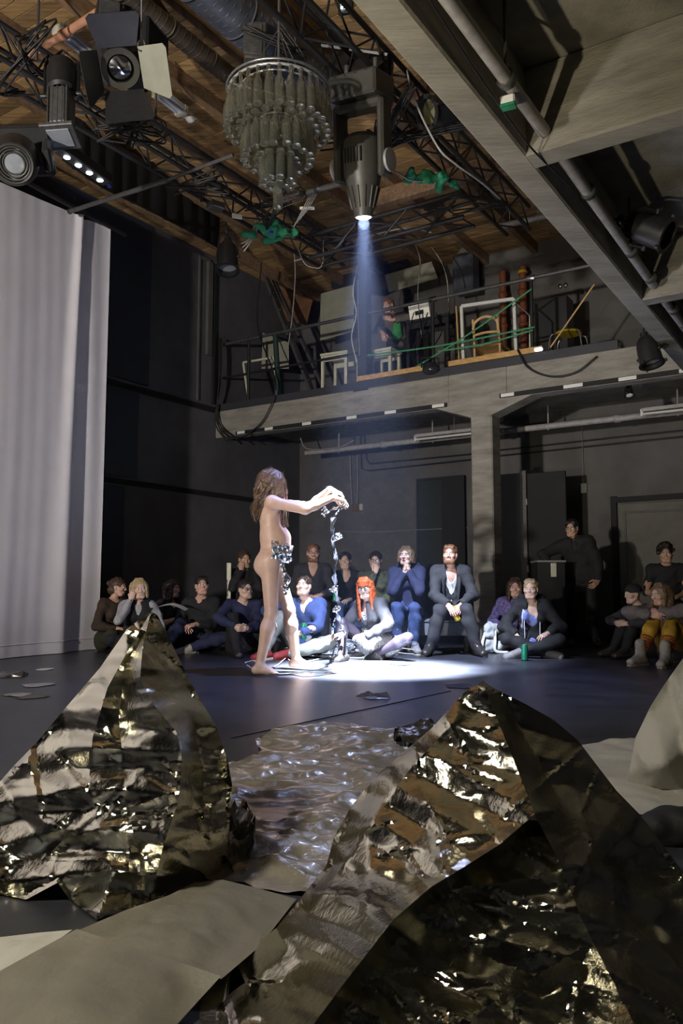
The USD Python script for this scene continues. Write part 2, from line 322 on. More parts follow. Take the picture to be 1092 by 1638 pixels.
# ================================================================ figures: a distance field, meshed by surface nets
class Field:
    def __init__(s): s.P = []
    def cap(s, a, b, ra, rb=None, k=.03, side=None, sr=1.0, cut=False):
        s.P.append(('c', np.asarray(a, float), np.asarray(b, float), ra, ra if rb is None else rb, k, side, sr, cut)); return s
    def ell(s, c, r, R=None, k=.02, cut=False):
        s.P.append(('e', np.asarray(c, float), np.asarray(r, float), R, None, k, None, 1.0, cut)); return s
    def chain(s, pts, rr, k=.008):
        for i in range(len(pts) - 1): s.cap(pts[i], pts[i + 1], rr[i], rr[i + 1], k)
        return s
def nets(F, h, noise=0.0, nscale=9.0, inflate=0.0, seed=0, clip=None):
    lo, hi = np.full(3, 1e9), np.full(3, -1e9)
    for p in F.P:
        if p[8]: continue
        if p[0] == 'c':
            r = max(p[3], p[4]) * max(p[7], 1) + .01; lo = np.minimum(lo, np.minimum(p[1], p[2]) - r); hi = np.maximum(hi, np.maximum(p[1], p[2]) + r)
        else: r = p[2].max() + .005; lo = np.minimum(lo, p[1] - r); hi = np.maximum(hi, p[1] + r)
    pad = 2.5 * h + inflate + noise + .012; lo -= pad; hi += pad
    n = np.ceil((hi - lo) / h).astype(int) + 1
    ax = [lo[i] + h * np.arange(n[i]) for i in range(3)]
    D = np.full(n, .5)
    for kind, A, B, ra, rb, k, side, sr, cut in F.P:
        if kind == 'c': r = max(ra, rb) * max(sr, 1); l, u = np.minimum(A, B) - r, np.maximum(A, B) + r
        else: r = B.max(); l, u = A - r, A + r
        mgn = k + inflate + noise + 3 * h
        i0 = np.maximum(np.floor((l - mgn - lo) / h).astype(int), 0); i1 = np.minimum(np.ceil((u + mgn - lo) / h).astype(int) + 1, n)
        if (i1 <= i0).any(): continue
        sl = tuple(slice(i0[i], i1[i]) for i in range(3))
        X = np.stack(np.meshgrid(*[ax[i][sl[i]] for i in range(3)], indexing='ij'), -1)
        if kind == 'c':
            ba = B - A; L2 = ba @ ba; q = X - A
            t = np.clip((q @ ba) / max(L2, 1e-12), 0, 1); q = q - t[..., None] * ba
            d2 = (q * q).sum(-1)
            if side is not None:
                w = (q @ side); d2 = d2 - w * w + (w / sr) ** 2
            d = np.sqrt(np.maximum(d2, 0)) - (ra + (rb - ra) * t)
        else:
            q = X - A
            if ra is not None: q = q @ ra
            k0 = np.sqrt(((q / B) ** 2).sum(-1)); k1 = np.sqrt(((q / B ** 2) ** 2).sum(-1)); d = k0 * (k0 - 1) / np.maximum(k1, 1e-9)
        cur = D[sl]
        if cut:
            hh = np.maximum(k - np.abs(cur + d), 0) / k if k > 0 else 0
            D[sl] = np.maximum(cur, -d) + hh * hh * k / 4
        else:
            hh = np.maximum(k - np.abs(cur - d), 0) / k if k > 0 else 0
            D[sl] = np.minimum(cur, d) - hh * hh * k / 4
    if inflate or noise:
        D = D - inflate
        if noise:
            g = hsh(seed); X = np.stack(np.meshgrid(*ax, indexing='ij'), -1)
            for q in range(5):
                w = g.normal(size=3); w *= nscale * (1 + .5 * q) / np.linalg.norm(w)
                D += noise / 2.2 * np.sin(X @ w * 2 + g.uniform(0, 6) + 1.5 * np.sin(X @ (w[[1, 2, 0]]) * .7))
    if clip is not None:
        X = np.stack(np.meshgrid(*ax, indexing='ij'), -1); D = np.maximum(D, clip(X))
    D[0], D[-1] = .5, .5; D[:, 0], D[:, -1] = .5, .5; D[:, :, 0], D[:, :, -1] = .5, .5
    S = D < 0
    m = np.array(D.shape) - 1
    acc = np.zeros((*m, 3)); cnt = np.zeros(m)
    offs = [(i, j, k) for i in (0, 1) for j in (0, 1) for k in (0, 1)]
    def corner(o): return tuple(slice(o[i], o[i] + m[i]) for i in range(3))
    for o in offs:
        for axi in range(3):
            if o[axi]: continue
            o2 = list(o); o2[axi] = 1
            a, b = D[corner(o)], D[corner(o2)]
            x = (a < 0) != (b < 0)
            t = np.where(x, a / np.where(x, a - b, 1), 0)
            for i in range(3): acc[..., i] += x * (o[i] + (t if i == axi else 0))
            cnt += x
    on = cnt > 0
    idx = np.full(m, -1); idx[on] = np.arange(on.sum())
    cell = np.argwhere(on)
    V = lo + h * (cell + acc[on] / cnt[on][:, None])
    Fc = []
    for axi in range(3):
        u, v = (axi + 1) % 3, (axi + 2) % 3
        s0 = [slice(None)] * 3; s1 = [slice(None)] * 3; s0[axi] = slice(0, -1); s1[axi] = slice(1, None)
        ch = S[tuple(s0)] != S[tuple(s1)]
        e = np.argwhere(ch)
        e = e[(e[:, u] > 0) & (e[:, v] > 0) & (e[:, u] < m[u]) & (e[:, v] < m[v])]
        ins = S[tuple(s0)][tuple(e.T)]
        du, dv = np.eye(3, dtype=int)[u], np.eye(3, dtype=int)[v]
        c = [idx[tuple((e - a * du - b * dv).T)] for a, b in ((0, 0), (1, 0), (1, 1), (0, 1))]
        q = np.stack(c, 1); q[~ins] = q[~ins][:, ::-1]
        Fc.append(q)
    q = np.vstack(Fc); q = q[(q >= 0).all(1)]
    d1 = np.linalg.norm(V[q[:, 0]] - V[q[:, 2]], axis=1) <= np.linalg.norm(V[q[:, 1]] - V[q[:, 3]], axis=1)
    f = np.vstack([q[d1][:, [0, 1, 2]], q[d1][:, [0, 2, 3]], q[~d1][:, [0, 1, 3]], q[~d1][:, [1, 2, 3]]])
    return trimesh.Trimesh(V, f, process=False)
def to_m3(m):
    return m3.Manifold(m3.Mesh(np.asarray(m.vertices, np.float32), np.asarray(m.faces, np.uint32)))
def weld(ms):
    """One surface out of overlapping closed meshes."""
    try:
        M = [to_m3(x) for x in ms]
        if all(x.status() == m3.Error.NoError and x.volume() > 0 for x in M):
            return tm(m3.Manifold.batch_boolean(M, m3.OpType.Add))
    except Exception: pass
    return trimesh.util.concatenate(ms)
# ---- head template: origin between the ears, +y forward, z up
def head_mesh(h=.0052, fem=0.0, beard=False):
    F = Field()
    F.ell((0, -.014, .030), (.075, .096, .088), k=.01)
    F.ell((0, .030, -.030), (.060 - .003 * fem, .058, .076), k=.03)
    F.cap((-.026, .056, -.094), (.026, .056, -.094), .022 - .003 * fem, k=.03)
    F.cap((-.056, .0, -.055), (-.032, .05, -.092), .020, .018, k=.03); F.cap((.056, .0, -.055), (.032, .05, -.092), .020, .018, k=.03)
    F.cap((-.033, .074, .026), (.033, .074, .026), .012, k=.014)
    for s in (-1, 1):
        F.ell((s * .042, .062, -.022), (.026, .026, .022), k=.02)
    for s in (-1, 1):
        F.ell((s * .032, .093, .004), (.017, .014, .012), k=.010, cut=True)
    F.cap((0, .084, .010), (0, .104, -.026), .0085, .0115, k=.010)
    for s in (-1, 1): F.ell((s * .011, .095, -.030), (.008, .010, .007), k=.006)
    F.cap((-.018, .083, -.058), (.018, .083, -.058), .0065, k=.006); F.cap((-.015, .082, -.069), (.015, .082, -.069), .0072, k=.006)
    F.cap((-.022, .0925, -.0632), (.022, .0925, -.0632), .0028, k=.002, cut=True)
    for s in (-1, 1):
        F.ell((s * .079, -.006, -.004), (.009, .020, .031), k=.008); F.ell((s * .087, .002, -.002), (.006, .009, .015), k=.004, cut=True)
    F.cap((0, -.025, -.05), (0, -.038, -.125), .052 - .004 * fem, .052 - .004 * fem, k=.03)
    return nets(F, h)
HEAD = {0: head_mesh(), 1: head_mesh(fem=1)}
# ---- hand templates: wrist at origin, +y to the fingertips, +x the thumb's side, palm facing -z
def hand_mesh(curl, spread=.16, thumb=.5, h=.0042):
    """curl: bend of each finger joint in radians (index to little)."""
    F = Field()
    F.cap((0, -.03, 0), (0, .01, 0), .023, .024, k=.02, side=np.array([1., 0, 0]), sr=1.25)
    F.cap((.022, .03, 0), (.026, .082, 0), .0135, .0115, k=.02); F.cap((.006, .03, 0), (.008, .086, .001), .014, .012, k=.02)
    F.cap((-.010, .03, 0), (-.010, .083, 0), .0135, .0115, k=.02); F.cap((-.022, .028, 0), (-.026, .074, -.002), .013, .0105, k=.02)
    for i, (x, y, L, r) in enumerate(((.026, .084, .070, .0088), (.008, .089, .079, .0092), (-.010, .085, .073, .0088), (-.0265, .076, .057, .0078))):
        c = curl[i] if np.ndim(curl) else curl
        ang = 0.15 * c; p = np.array([x, y, 0.]); yaw = (x / .026) * spread; pts = [p]
        for seg, f in enumerate((.45, .31, .24)):
            ang += c * (.75 if seg == 0 else 1.0)
            d = np.array([math.sin(yaw) * math.cos(ang), math.cos(yaw) * math.cos(ang), -math.sin(ang)])
            pts.append(pts[-1] + d * L * f)
        F.chain(pts, [r, r * .95, r * .88, r * .74], k=.004)
    a = thumb
    t0 = np.array([.022, .018, -.006]); t1 = t0 + .040 * np.array([.75 - .3 * a, .55, -.25 - .5 * a]); t2 = t1 + .030 * np.array([.45 - .6 * a, .80, -.15 - .55 * a]); t3 = t2 + .023 * np.array([.2 - .7 * a, .85, -.1 - .5 * a])
    F.chain([t0, t1, t2, t3], [.0145, .0115, .0095, .0078], k=.010)
    return nets(F, h)
HANDS = {'relax': hand_mesh((.35, .42, .48, .55), thumb=.35), 'grip': hand_mesh((.95, 1.0, 1.02, 1.05), .05, 1.0), 'flat': hand_mesh((.10, .12, .14, .18), .2, .2), 'fist': hand_mesh((1.25, 1.3, 1.3, 1.3), .02, 1.1), 'drape': hand_mesh((.5, .75, .8, .85), .12, .45)}
def M3(x, y, z, o):
    M = np.eye(4); M[:3, 0], M[:3, 1], M[:3, 2], M[:3, 3] = x, y, z, o; return M
def unit(v): v = np.asarray(v, float); return v / (np.linalg.norm(v) + 1e-12)
def ik(a, t, l1, l2, pole):
    """Joint between a and t for limb lengths l1, l2, bent toward pole; returns joint and the reached end."""
    d = t - a; L = np.linalg.norm(d); R = min(L, (l1 + l2) * .995); u = d / max(L, 1e-9); R = max(R, abs(l1 - l2) + .02)
    x = (l1 * l1 - l2 * l2 + R * R) / (2 * R); y = math.sqrt(max(l1 * l1 - x * x, 0))
    p = np.asarray(pole, float) - a; p = p - (p @ u) * u; p = unit(p) if np.linalg.norm(p) > 1e-5 else np.array([0, 0, 1.])
    return a + u * x + p * y, a + u * R
def smat(name, *a, **k):
    if name not in _mats: pbr(name, *a, **k)
    return name
pbr('eye_white', (.72, .70, .66), .25); pbr('iris', (.03, .025, .02), .2); _mats['lens'] = usdkit.material(stage, '/World/Looks/lens', {'t': ('transparent_bsdf', {'color': (.95, .96, .97)}), 'g': ('glossy_bsdf', {'roughness': .05, 'color': (1, 1, 1)}), 'f': ('fresnel', {'IOR': 1.5}), 'm': ('mix_closure', {})}, [('f.fac', 'm.fac'), ('t.BSDF', 'm.closure1'), ('g.BSDF', 'm.closure2')], surface='m.closure')
# ---- hair, in the head's own axes
def hair_field(kind, seed=0, length=.25):
    g = hsh(seed + 50); F = Field()
    F.ell((0, -.020, .040), (.086, .106, .091), k=.01)
    if kind in ('short', 'crop', 'bun', 'quiff'):
        lowz = {'short': -.045, 'crop': -.030, 'bun': -.040, 'quiff': -.030}[kind]
        F.cap((0, -.07, lowz - .0), (0, -.02, lowz + .02), .07, .075, k=.02)
        for i in range(26):
            a, e = g.uniform(-2.6, 2.6), g.uniform(.25, 1.45)
            d = np.array([math.sin(a) * math.cos(e), math.cos(a) * math.cos(e), math.sin(e)])
            p = np.array([0, -.020, .040]) + d * [.083, .102, .089]
            q = p + np.array([-d[0] * .2 + g.normal() * .3, .5 * d[1] + .1, -.4]) * .045
            F.cap(p, q, .011, .006, k=.007)
    if kind == 'quiff':
        for i in range(7): F.cap((-.05 + .017 * i, .058, .090), (-.045 + .015 * i, .035 - .02 * (i % 3), .118), .017, .011, k=.014)
    if kind == 'bun':
        F.ell((0, -.125, .045), (.040, .036, .038), k=.008)
    if kind == 'curly':
        for i in range(int(60)):
            a, e = g.uniform(-3.14, 3.14), g.uniform(-.5, 1.5)
            d = np.array([math.sin(a) * math.cos(e), math.cos(a) * math.cos(e), math.sin(e)])
            if d[1] > .30 and e < .70: continue
            F.ell(np.array([0, -.02, .04]) + d * [.092, .11, .10], np.full(3, g.uniform(.022, .034)), k=.008)
    if kind in ('long', 'ponytail', 'curlylong'):
        n = 34
        for i in range(n):
            a = -2.75 + 5.5 * i / (n - 1)
            side = math.sin(a) if abs(a) < 2.9 else 0
            ang = a
            x, y = .084 * math.sin(ang), -.02 - .100 * math.cos(ang)
            if y > .045: continue
            pts = [np.array([x * .93, y * .95, .065])]
            L = length * g.uniform(.8, 1.08) if kind != 'ponytail' else .07
            nn = 5
            for j in range(1, nn + 1):
                t = j / nn
                w = (.012 * math.sin(7 * t + i) if kind == 'curlylong' else .004 * math.sin(4 * t + i * 1.7))
                pts.append(np.array([x * (1.0 + .22 * t) + w, y * (1.0 + .10 * t) + w + .01 * t, .065 - (.08 + L) * t]))
            F.chain(pts, [.020, .020, .018, .016, .012, .006], k=.010)
        for i in range(12):
            a = -1.4 + 2.8 * i / 11
            F.cap((.04 * math.sin(a), .01, .128), (.084 * math.sin(a), .04 * math.cos(a) + .018, .055), .010, .011, k=.008)
    if kind == 'ponytail':
        F.chain([(0, -.10, .07), (0, -.145, .03), (.01, -.15, -.08), (.0, -.135, -.17)], [.022, .028, .024, .008], k=.012)
    if kind == 'fringe': pass
    # the face is left free
    top = .080 if kind in ('long', 'curlylong', 'bun', 'ponytail', 'curly') else .092
    F.ell((0, .105, -.035), (.066, .066, .035 + top), k=.006, cut=True)
    if kind in ('short', 'crop', 'bun', 'quiff'):
        F.ell((.08, .015, -.02), (.03, .04, .045), k=.004, cut=True); F.ell((-.08, .015, -.02), (.03, .04, .045), k=.004, cut=True)
    return F
def beanie_field():
    F = Field(); F.ell((0, -.018, .045), (.092, .110, .095), k=.01); F.cap((-.05, -.02, .035), (.05, -.02, .035), .06, k=.03)
    F.ell((0, -.02, -.06), (.3, .3, .085), k=.004, cut=True); F.ell((0, .12, -.03), (.07, .07, .085), k=.004, cut=True)
    return F
GLASSES = []
for s in (-1, 1):
    t = np.linspace(0, 2 * np.pi, 17); GLASSES.append(tube(np.stack([s * .034 + .024 * np.cos(t), .105 + 0 * t - .006 * np.abs(np.cos(t)) , .004 + .018 * np.sin(t)], -1), .0017, 6, cap=False))
    GLASSES.append(tube([(s * .058, .100, .008), (s * .080, .06, .010), (s * .085, .0, .006)], .0022, 6))
GLASSES.append(tube([(-.011, .106, .008), (0, .110, .011), (.011, .106, .008)], .0022, 6))
GLASSES = trimesh.util.concatenate(GLASSES)
LENSES = trimesh.util.concatenate([lathe([(0, 0), (.022, 0), (.022, .0008), (0, .0008)], 16, frame((0, 1, 0), (1, 0, 0), (s * .034, .103, .004))) for s in (-1, 1)])
UA, FA, TH, SHN = .285, .255, .435, .425
def rotx(a): c, s = math.cos(a), math.sin(a); return np.array([[1, 0, 0], [0, c, -s], [0, s, c]])
def rotz(a): c, s = math.cos(a), math.sin(a); return np.array([[c, -s, 0], [s, c, 0], [0, 0, 1]])
def rotyy(a): c, s = math.cos(a), math.sin(a); return np.array([[c, 0, s], [0, 1, 0], [-s, 0, c]])
def person(label, xy, face, pose, skin, hair, wear, S=1.0, h=.015, fem=0, z0=0.0, glasses=None, seed=1, group=None, cat='person', lips=None, extra=None, name='person', beard=None):
    """pose keys: pelvis (z), lean (fwd, side degrees), head (yaw to own right, pitch down, roll), R/L hand: (target, elbow pole, finger dir, palm normal, hand kind), fR/fL: (ankle, knee pole, toe dir)."""
    fw = np.array([math.sin(math.radians(face)), -math.cos(math.radians(face)), 0]); rt = np.cross(fw, [0, 0, 1.0])
    Mw = np.eye(4); Mw[:3, 0], Mw[:3, 1], Mw[:3, 2] = rt * S, fw * S, np.array([0, 0, S]); Mw[:3, 3] = (xy[0], xy[1], z0)
    T = Thing(name, label, cat, (xy[0], xy[1], z0), 0, group)
    X, Yv, Z = np.eye(3)
    P = np.array([0, 0, pose['pelvis']]) if np.ndim(pose['pelvis']) == 0 else np.array(pose['pelvis'], float)
    lf, ls = [math.radians(v) for v in pose.get('lean', (0, 0))]
    curl = pose.get('slump', .15)
    u0 = unit([math.sin(ls), math.sin(lf - curl), math.cos(lf - curl)]); u1 = unit([math.sin(ls), math.sin(lf + curl), math.cos(lf + curl)])
    mid = P + u0 * .20; Cc = mid + u1 * .205
    tw = math.radians(pose.get('twist', 0)); xr = np.array([math.cos(tw), -math.sin(tw), 0]); xr = unit(xr - (xr @ u1) * u1); fc = np.cross(u1, xr)
    hw = .160 - .014 * fem
    sh = {s: Cc + u1 * .055 + xr * s * hw for s in (1, -1)}
    for s, kk in ((1, 'R'), (-1, 'L')):
        sh[s] = sh[s] + np.asarray(pose.get('sh' + kk, (0, 0, 0)), float)
    yaw, pit, rol = [math.radians(v) for v in (*pose.get('head', (0, 0, 0)), 0)[:3]]
    Rh = rotz(-yaw) @ rotx(-pit) @ rotyy(rol)
    nb = Cc + u1 * .085 - fc * .01; hc = nb + unit(u1 * 1.0 + Rh[:, 1] * .10 + np.array([0, 0, .5])) * .165 + Rh[:, 1] * .025 * 1
    Mh = np.eye(4); Mh[:3, :3] = Rh @ np.diag([.95, .95, .91]); Mh[:3, 3] = hc
    bones = {}
    F = Field()
    def add(tag, *a, **k):
        bones.setdefault(tag, []).append((a, k)); F.cap(*a, **k)
    wd = pose.get('width', 1.0)
    hips = .100 + .006 * fem
    add('pelvis', P - X * .062, P + X * .062, hips * wd, k=.05)
    add('belly', P + u0 * .03, mid, .098 * wd, (.098 - .012 * fem) * wd, k=.06, side=X, sr=1.30)
    add('chest', mid, Cc + u1 * .0, (.098 - .010 * fem) * wd, .108 - .010 * fem, k=.06, side=xr, sr=1.34)
    if fem:
        for s in (-1, 1): add('chest', Cc - u1 * .035 + fc * .075 + xr * s * .07, Cc - u1 * .05 + fc * .08 + xr * s * .07, .052, k=.04)
    if pose.get('glute'):
        for s in (-1, 1): F.ell(P + np.array([s * .068, -.055 - pose['glute'], -.045]), np.array([.078, .080, .088]), k=.045)
    if pose.get('paunch'): add('belly', P + u0 * .09 + fc * pose['paunch'], mid - u1 * .02 + fc * pose['paunch'], .088, .080, k=.07, side=X, sr=1.3)
    add('neck', nb - u1 * .03, hc + Rh @ np.array([0, -.03, -.07]), .056 - .006 * fem, .050 - .006 * fem, k=.04)
    hm = []
    arms = {}
    for s, kk in ((1, 'R'), (-1, 'L')):
        add('shoulder', Cc + u1 * .05 + xr * s * .03, sh[s], .066 - .006 * fem, .054 - .005 * fem, k=.05)
        tgt, pole, fd, pn, hk = pose[kk]
        tgt = np.asarray(tgt, float); fd = unit(fd)
        el, wr = ik(sh[s], tgt, UA, FA, np.asarray(pole, float) + sh[s])
        am = .9 if fem else 1.0
        add('uarm', sh[s], el, .052 * am, .040 * am, k=.035); add('farm', el, el + (wr - el) * .35, .040 * am, .040 * am, k=.02); add('farm', el + (wr - el) * .35, wr, .040 * am, .0265, k=.02)
        pn = np.asarray(pn, float); pn = unit(pn - (pn @ fd) * fd); zz = -pn; xx = np.cross(fd, zz)
        hmesh = HANDS[hk].copy()
        # thumb side: for the right hand with palm down and fingers forward it points to the left (-x of the template frame)
        if s == 1: hmesh.apply_transform(np.diag([-1., 1, 1, 1])); hmesh.invert()
        hs = .93 if fem else 1.0
        Mq = M3(xx * hs, fd * hs, zz * hs, wr + fd * .02)
        hmesh.apply_transform(Mq); hm.append(hmesh)
        F.cap(wr, wr + fd * .02, .0265, .024, k=.015)
        arms[kk] = (sh[s], el, wr)
    legs = {}
    for s, kk in ((1, 'R'), (-1, 'L')):
        hip = P + X * s * .088 + np.array([0, 0, -.01])
        ank, pole, toe = pose['f' + kk]
        kn, an = ik(hip, np.asarray(ank, float), TH, SHN, np.asarray(pole, float))
        lm = 1.0 + .04 * fem
        add('thigh', hip, kn, .082 * lm, .054, k=.05)
        add('shin', kn, kn + (an - kn) * .30, .052, .056, k=.02); add('shin', kn + (an - kn) * .30, an, .056, .036, k=.03)
        cb = np.cross(np.cross(kn - hip, an - kn), an - kn); cb = unit(cb) if np.linalg.norm(cb) > 1e-6 else -Yv
        add('shin', kn + (an - kn) * .22 + cb * .014, kn + (an - kn) * .50 + cb * .010, .042, .034, k=.03)
        toe = unit(toe); up = unit((kn - an) - ((kn - an) @ toe) * toe); sd = np.cross(toe, up)
        add('foot', an - up * .01, an - toe * .035 - up * .045, .036, .030, k=.02)
        add('foot', an - toe * .035 - up * .045, an + toe * .11 - up * .055, .030, .024, k=.02, side=sd, sr=1.25)
        add('foot', an - up * .01 + toe * .01, an + toe * .09 - up * .045, .034, .022, k=.02)
        for j in range(5):
            q = (j - 2) * .0155; big = .0125 if j == (0 if s * 1 > 0 else 4) else .0088
            F.cap(an + toe * (.10) - up * .058 + sd * q * .8, an + toe * (.165 - .010 * abs(q) / .0155 ) - up * .068 + sd * q, .012, big, k=.008)
        legs[kk] = (hip, kn, an, toe, up, sd)
    body = nets(F, h)
    head = HEAD[1 if fem else 0].copy(); head.apply_transform(Mh)
    body = weld([body, head] + hm)
    def put(nm, m, mat, smooth=True, parent=None, lab=None):
        m = tm(m).copy(); m.apply_transform(Mw); return T.part(nm, m, mat, smooth, parent=parent, label=lab)
    put('body', body, skin)
    for s in (-1, 1):
        e = ball((s * .031, .0800, .0045), .0125, 2); e.apply_transform(Mh); ep = put('eye', e, 'eye_white')
        ir = ball((s * .031 , .0895, .0045), (.0058, .0036, .0058), 2); ir.apply_transform(Mh); put('iris', ir, 'iris', parent=ep)
    if hair:
        kind, hmat, *rest = hair
        if kind == 'beanie': Hm = nets(beanie_field(), .008, .0015, 60, seed=seed)
        else: Hm = nets(hair_field(kind, seed, *(rest or [])), .007, .0022, 55, seed=seed)
        Hm.apply_transform(Mh); put('beanie' if kind == 'beanie' else 'hair', Hm, hmat)
        if kind != 'beanie':
            for s in (-1, 1):
                b = tube([(s * .015, .0905, .0225), (s * .034, .0885, .0275), (s * .052, .072, .021)], [.0032, .0034, .002], 6); b.apply_transform(Mh); put('eyebrow', b, hmat)
    if beard:
        Bf = Field(); Bf.cap((-.034, .055, -.090), (.034, .055, -.090), .034, k=.02); Bf.cap((-.060, .012, -.05), (-.036, .05, -.09), .023, .026, k=.02); Bf.cap((.060, .012, -.05), (.036, .05, -.09), .023, .026, k=.02)
        Bf.cap((-.022, .091, -.046), (.022, .091, -.046), .007, k=.008); Bf.ell((0, .10, -.062), (.024, .02, .011), k=.004, cut=True); Bf.ell((0, .07, -.01), (.06, .05, .032), k=.006, cut=True)
        bm = nets(Bf, .0055, .0016, 70, seed=seed); bm.apply_transform(Mh); put('beard', bm, beard)
    if lips:
        for zz, rr in ((-.0585, .0055), (-.0685, .0062)):
            l = tube([(-.019, .086, zz - .002), (-.008, .0905, zz + .0015), (0, .092, zz), (.008, .0905, zz + .0015), (.019, .086, zz - .002)], [.002, rr, rr, rr, .002], 8); l.apply_transform(Mh); put('lips', l, lips)
    if glasses:
        gm = GLASSES.copy(); gm.apply_transform(Mh); gp = put('glasses', gm, glasses); lm_ = LENSES.copy(); lm_.apply_transform(Mh); put('lens', lm_, 'lens', False, parent=gp)
    def sel(tags):
        G = Field()
        for tg in tags:
            for a_, k_ in bones.get(tg, []): G.cap(*a_, **k_)
        return G
    for gi, w in enumerate(wear):
        kind, mat = w[0], w[1]; o = w[2] if len(w) > 2 else {}
        inf = o.get('inf', .014); nz = o.get('noise', .007); hh = o.get('h', h); sd_ = seed * 31 + gi
        if kind in ('sweater', 'shirt', 'tshirt', 'jacket', 'vest', 'dress', 'tank'):
            tags = ['belly', 'chest', 'pelvis']
            if kind not in ('tank',): tags += ['shoulder']
            if kind in ('sweater', 'shirt', 'jacket', 'dress'): tags += ['uarm', 'farm']
            if kind == 'tshirt' : tags += ['uarm']
            G = sel(tags)
            for kk in 'RL':
                s0_, e0_, w0_ = arms[kk]
                if kind == 'tshirt': G.cap(e0_ + (s0_ - e0_) * .30, e0_ + (w0_ - e0_), .075, k=.0, cut=True)
                elif kind in ('sweater', 'shirt', 'jacket', 'dress'):
                    q = o.get('sleeve', .9); G.cap(e0_ + (w0_ - e0_) * (q + .25), e0_ + (w0_ - e0_) * (q + .6), .075, k=0, cut=True)
                    if q < .5: G.cap(e0_ + (w0_ - e0_) * (q + .35), w0_ + (w0_ - e0_) * .3, .085, k=0, cut=True)
                if kind in ('tank', 'vest'): G.cap(s0_, e0_, .085 if kind == 'vest' else .07, k=0, cut=True)
            nk = o.get('neck', 'crew')
            G.cap(nb + u1 * .025 + fc * .03, nb + u1 * .2 + fc * .03, .075 if nk != 'high' else .05, k=.0, cut=True)
            if nk == 'v': G.cap(nb + fc * .09, Cc - u1 * .05 + fc * .14, .062, .02, k=0, cut=True)
            if nk == 'open': 
                G.cap(nb + fc * .10 + u1 * .02, P + u0 * .06 + fc * .17, o.get('gap', .075), o.get('gap', .075) * .9, k=.0, cut=True)
            if nk == 'scoop': G.ell(nb + fc * .08, np.array([.085, .085, .085]), k=0, cut=True)
            if o.get('skirt'): 
                for kk in 'RL':
                    hp, kn, an = legs[kk][:3]; G.cap(hp, hp + (kn - hp) * o['skirt'], .098, .088, k=.09)
                G.cap(legs['R'][0] + (legs['R'][1] - legs['R'][0]) * .5 * o['skirt'], legs['L'][0] + (legs['L'][1] - legs['L'][0]) * .5 * o['skirt'], .075, k=.08)
            put(kind if kind != 'tank' else 'tank_top', nets(G, hh, nz, o.get('ns', 10), inf, sd_), mat)
            if o.get('hood'):
                H = Field().chain([nb - fc * .10 - xr * .11 + u1 * .02, nb - fc * .15 + u1 * .0, nb - fc * .10 + xr * .11 + u1 * .02, nb + fc * .05 + xr * .10 - u1 * .02], [.035, .055, .035, .02], k=.03)
                H.cap(nb - fc * .10 - xr * .11 + u1 * .02, nb + fc * .05 - xr * .10 - u1 * .02, .035, .02, k=.03); put('hood', nets(H, hh, nz * .5, 12, .005, sd_), mat)
        elif kind in ('trousers', 'tights', 'shorts'):
            G = sel(['pelvis', 'thigh', 'shin'] if kind != 'shorts' else ['pelvis', 'thigh'])
            G.cap(P + u0 * .03, P + u0 * .08, .10, .10, k=.05, side=X, sr=1.3)
            for kk in 'RL':
                hp, kn, an = legs[kk][:3]; q = o.get('hem', .93)
                G.cap(kn + (an - kn) * (q + .22), kn + (an - kn) * (q + .7), .085, k=0, cut=True)
            if kind == 'tights': inf, nz = .004, 0
            put(kind, nets(G, hh, nz, o.get('ns', 10), inf, sd_), mat)
        elif kind in ('shoe', 'boot', 'sock'):
            for kk in 'RL':
                if o.get('only') and o['only'] != kk: continue
                hp, kn, an, toe, up, sd0 = legs[kk]; G = Field()
                if kind != 'sock':
                    G.cap(an - toe * .04 - up * .045, an + toe * .15 - up * .055, .038, .032, k=.02, side=sd0, sr=1.2)
                    G.cap(an + up * .0, an + toe * .09 - up * .045, .044, .034, k=.025); G.cap(an - toe * .04 - up * .06, an + toe * .165 - up * .062, .026, .024, k=.015, side=sd0, sr=1.5)
                    if kind == 'boot': G.cap(an + up * .11, an - up * .02, .050, .046, k=.02)
                    m_ = nets(G, min(hh, .010), .0015, 25, .004, sd_ + (kk == 'L'))
                    sp = put(kind, m_, mat)
                    if o.get('sole'):
                        pl = Polygon([(-.085, -.034), (-.05, -.042), (.06, -.046), (.14, -.048), (.19, -.025), (.20, 0), (.19, .025), (.14, .045), (.06, .038), (-.05, .038), (-.085, .030)])
                        mm = trimesh.creation.extrude_polygon(pl, .024, engine='earcut'); mm.apply_transform(M3(toe, sd0, np.cross(toe, sd0), an - up * (.104 if np.cross(toe, sd0) @ up > 0 else .080))); put('sole', mm, o['sole'], False, parent=sp)
                    if o.get('lace'):
                        for j in range(4):
                            c = an + toe * (.035 + .022 * j) - up * (.002 + .012 * j); w_ = sd0 * .024
                            put('lace', tube([c - w_ , c + up * .012 + toe * .006, c + w_], .003, 5), o['lace'], parent=sp)
                else:
                    q0, q1 = o.get('from', .55), 1.02
                    m_ = tube(spline([kn + (an - kn) * (q0 + (q1 - q0) * t) for t in np.linspace(0, 1, 9)], 2), np.interp(np.linspace(0, 1, 17), [0, 1], [.064, .050]), 14, cap=False); put('sock', m_, mat)
    info = dict(M=Mw, arms=arms, legs=legs, head=Mh, nb=nb, Cc=Cc, P=P, u1=u1, fc=fc, xr=xr, T=T, put=put, mid=mid, u0=u0)
    if extra: extra(info)
    return info
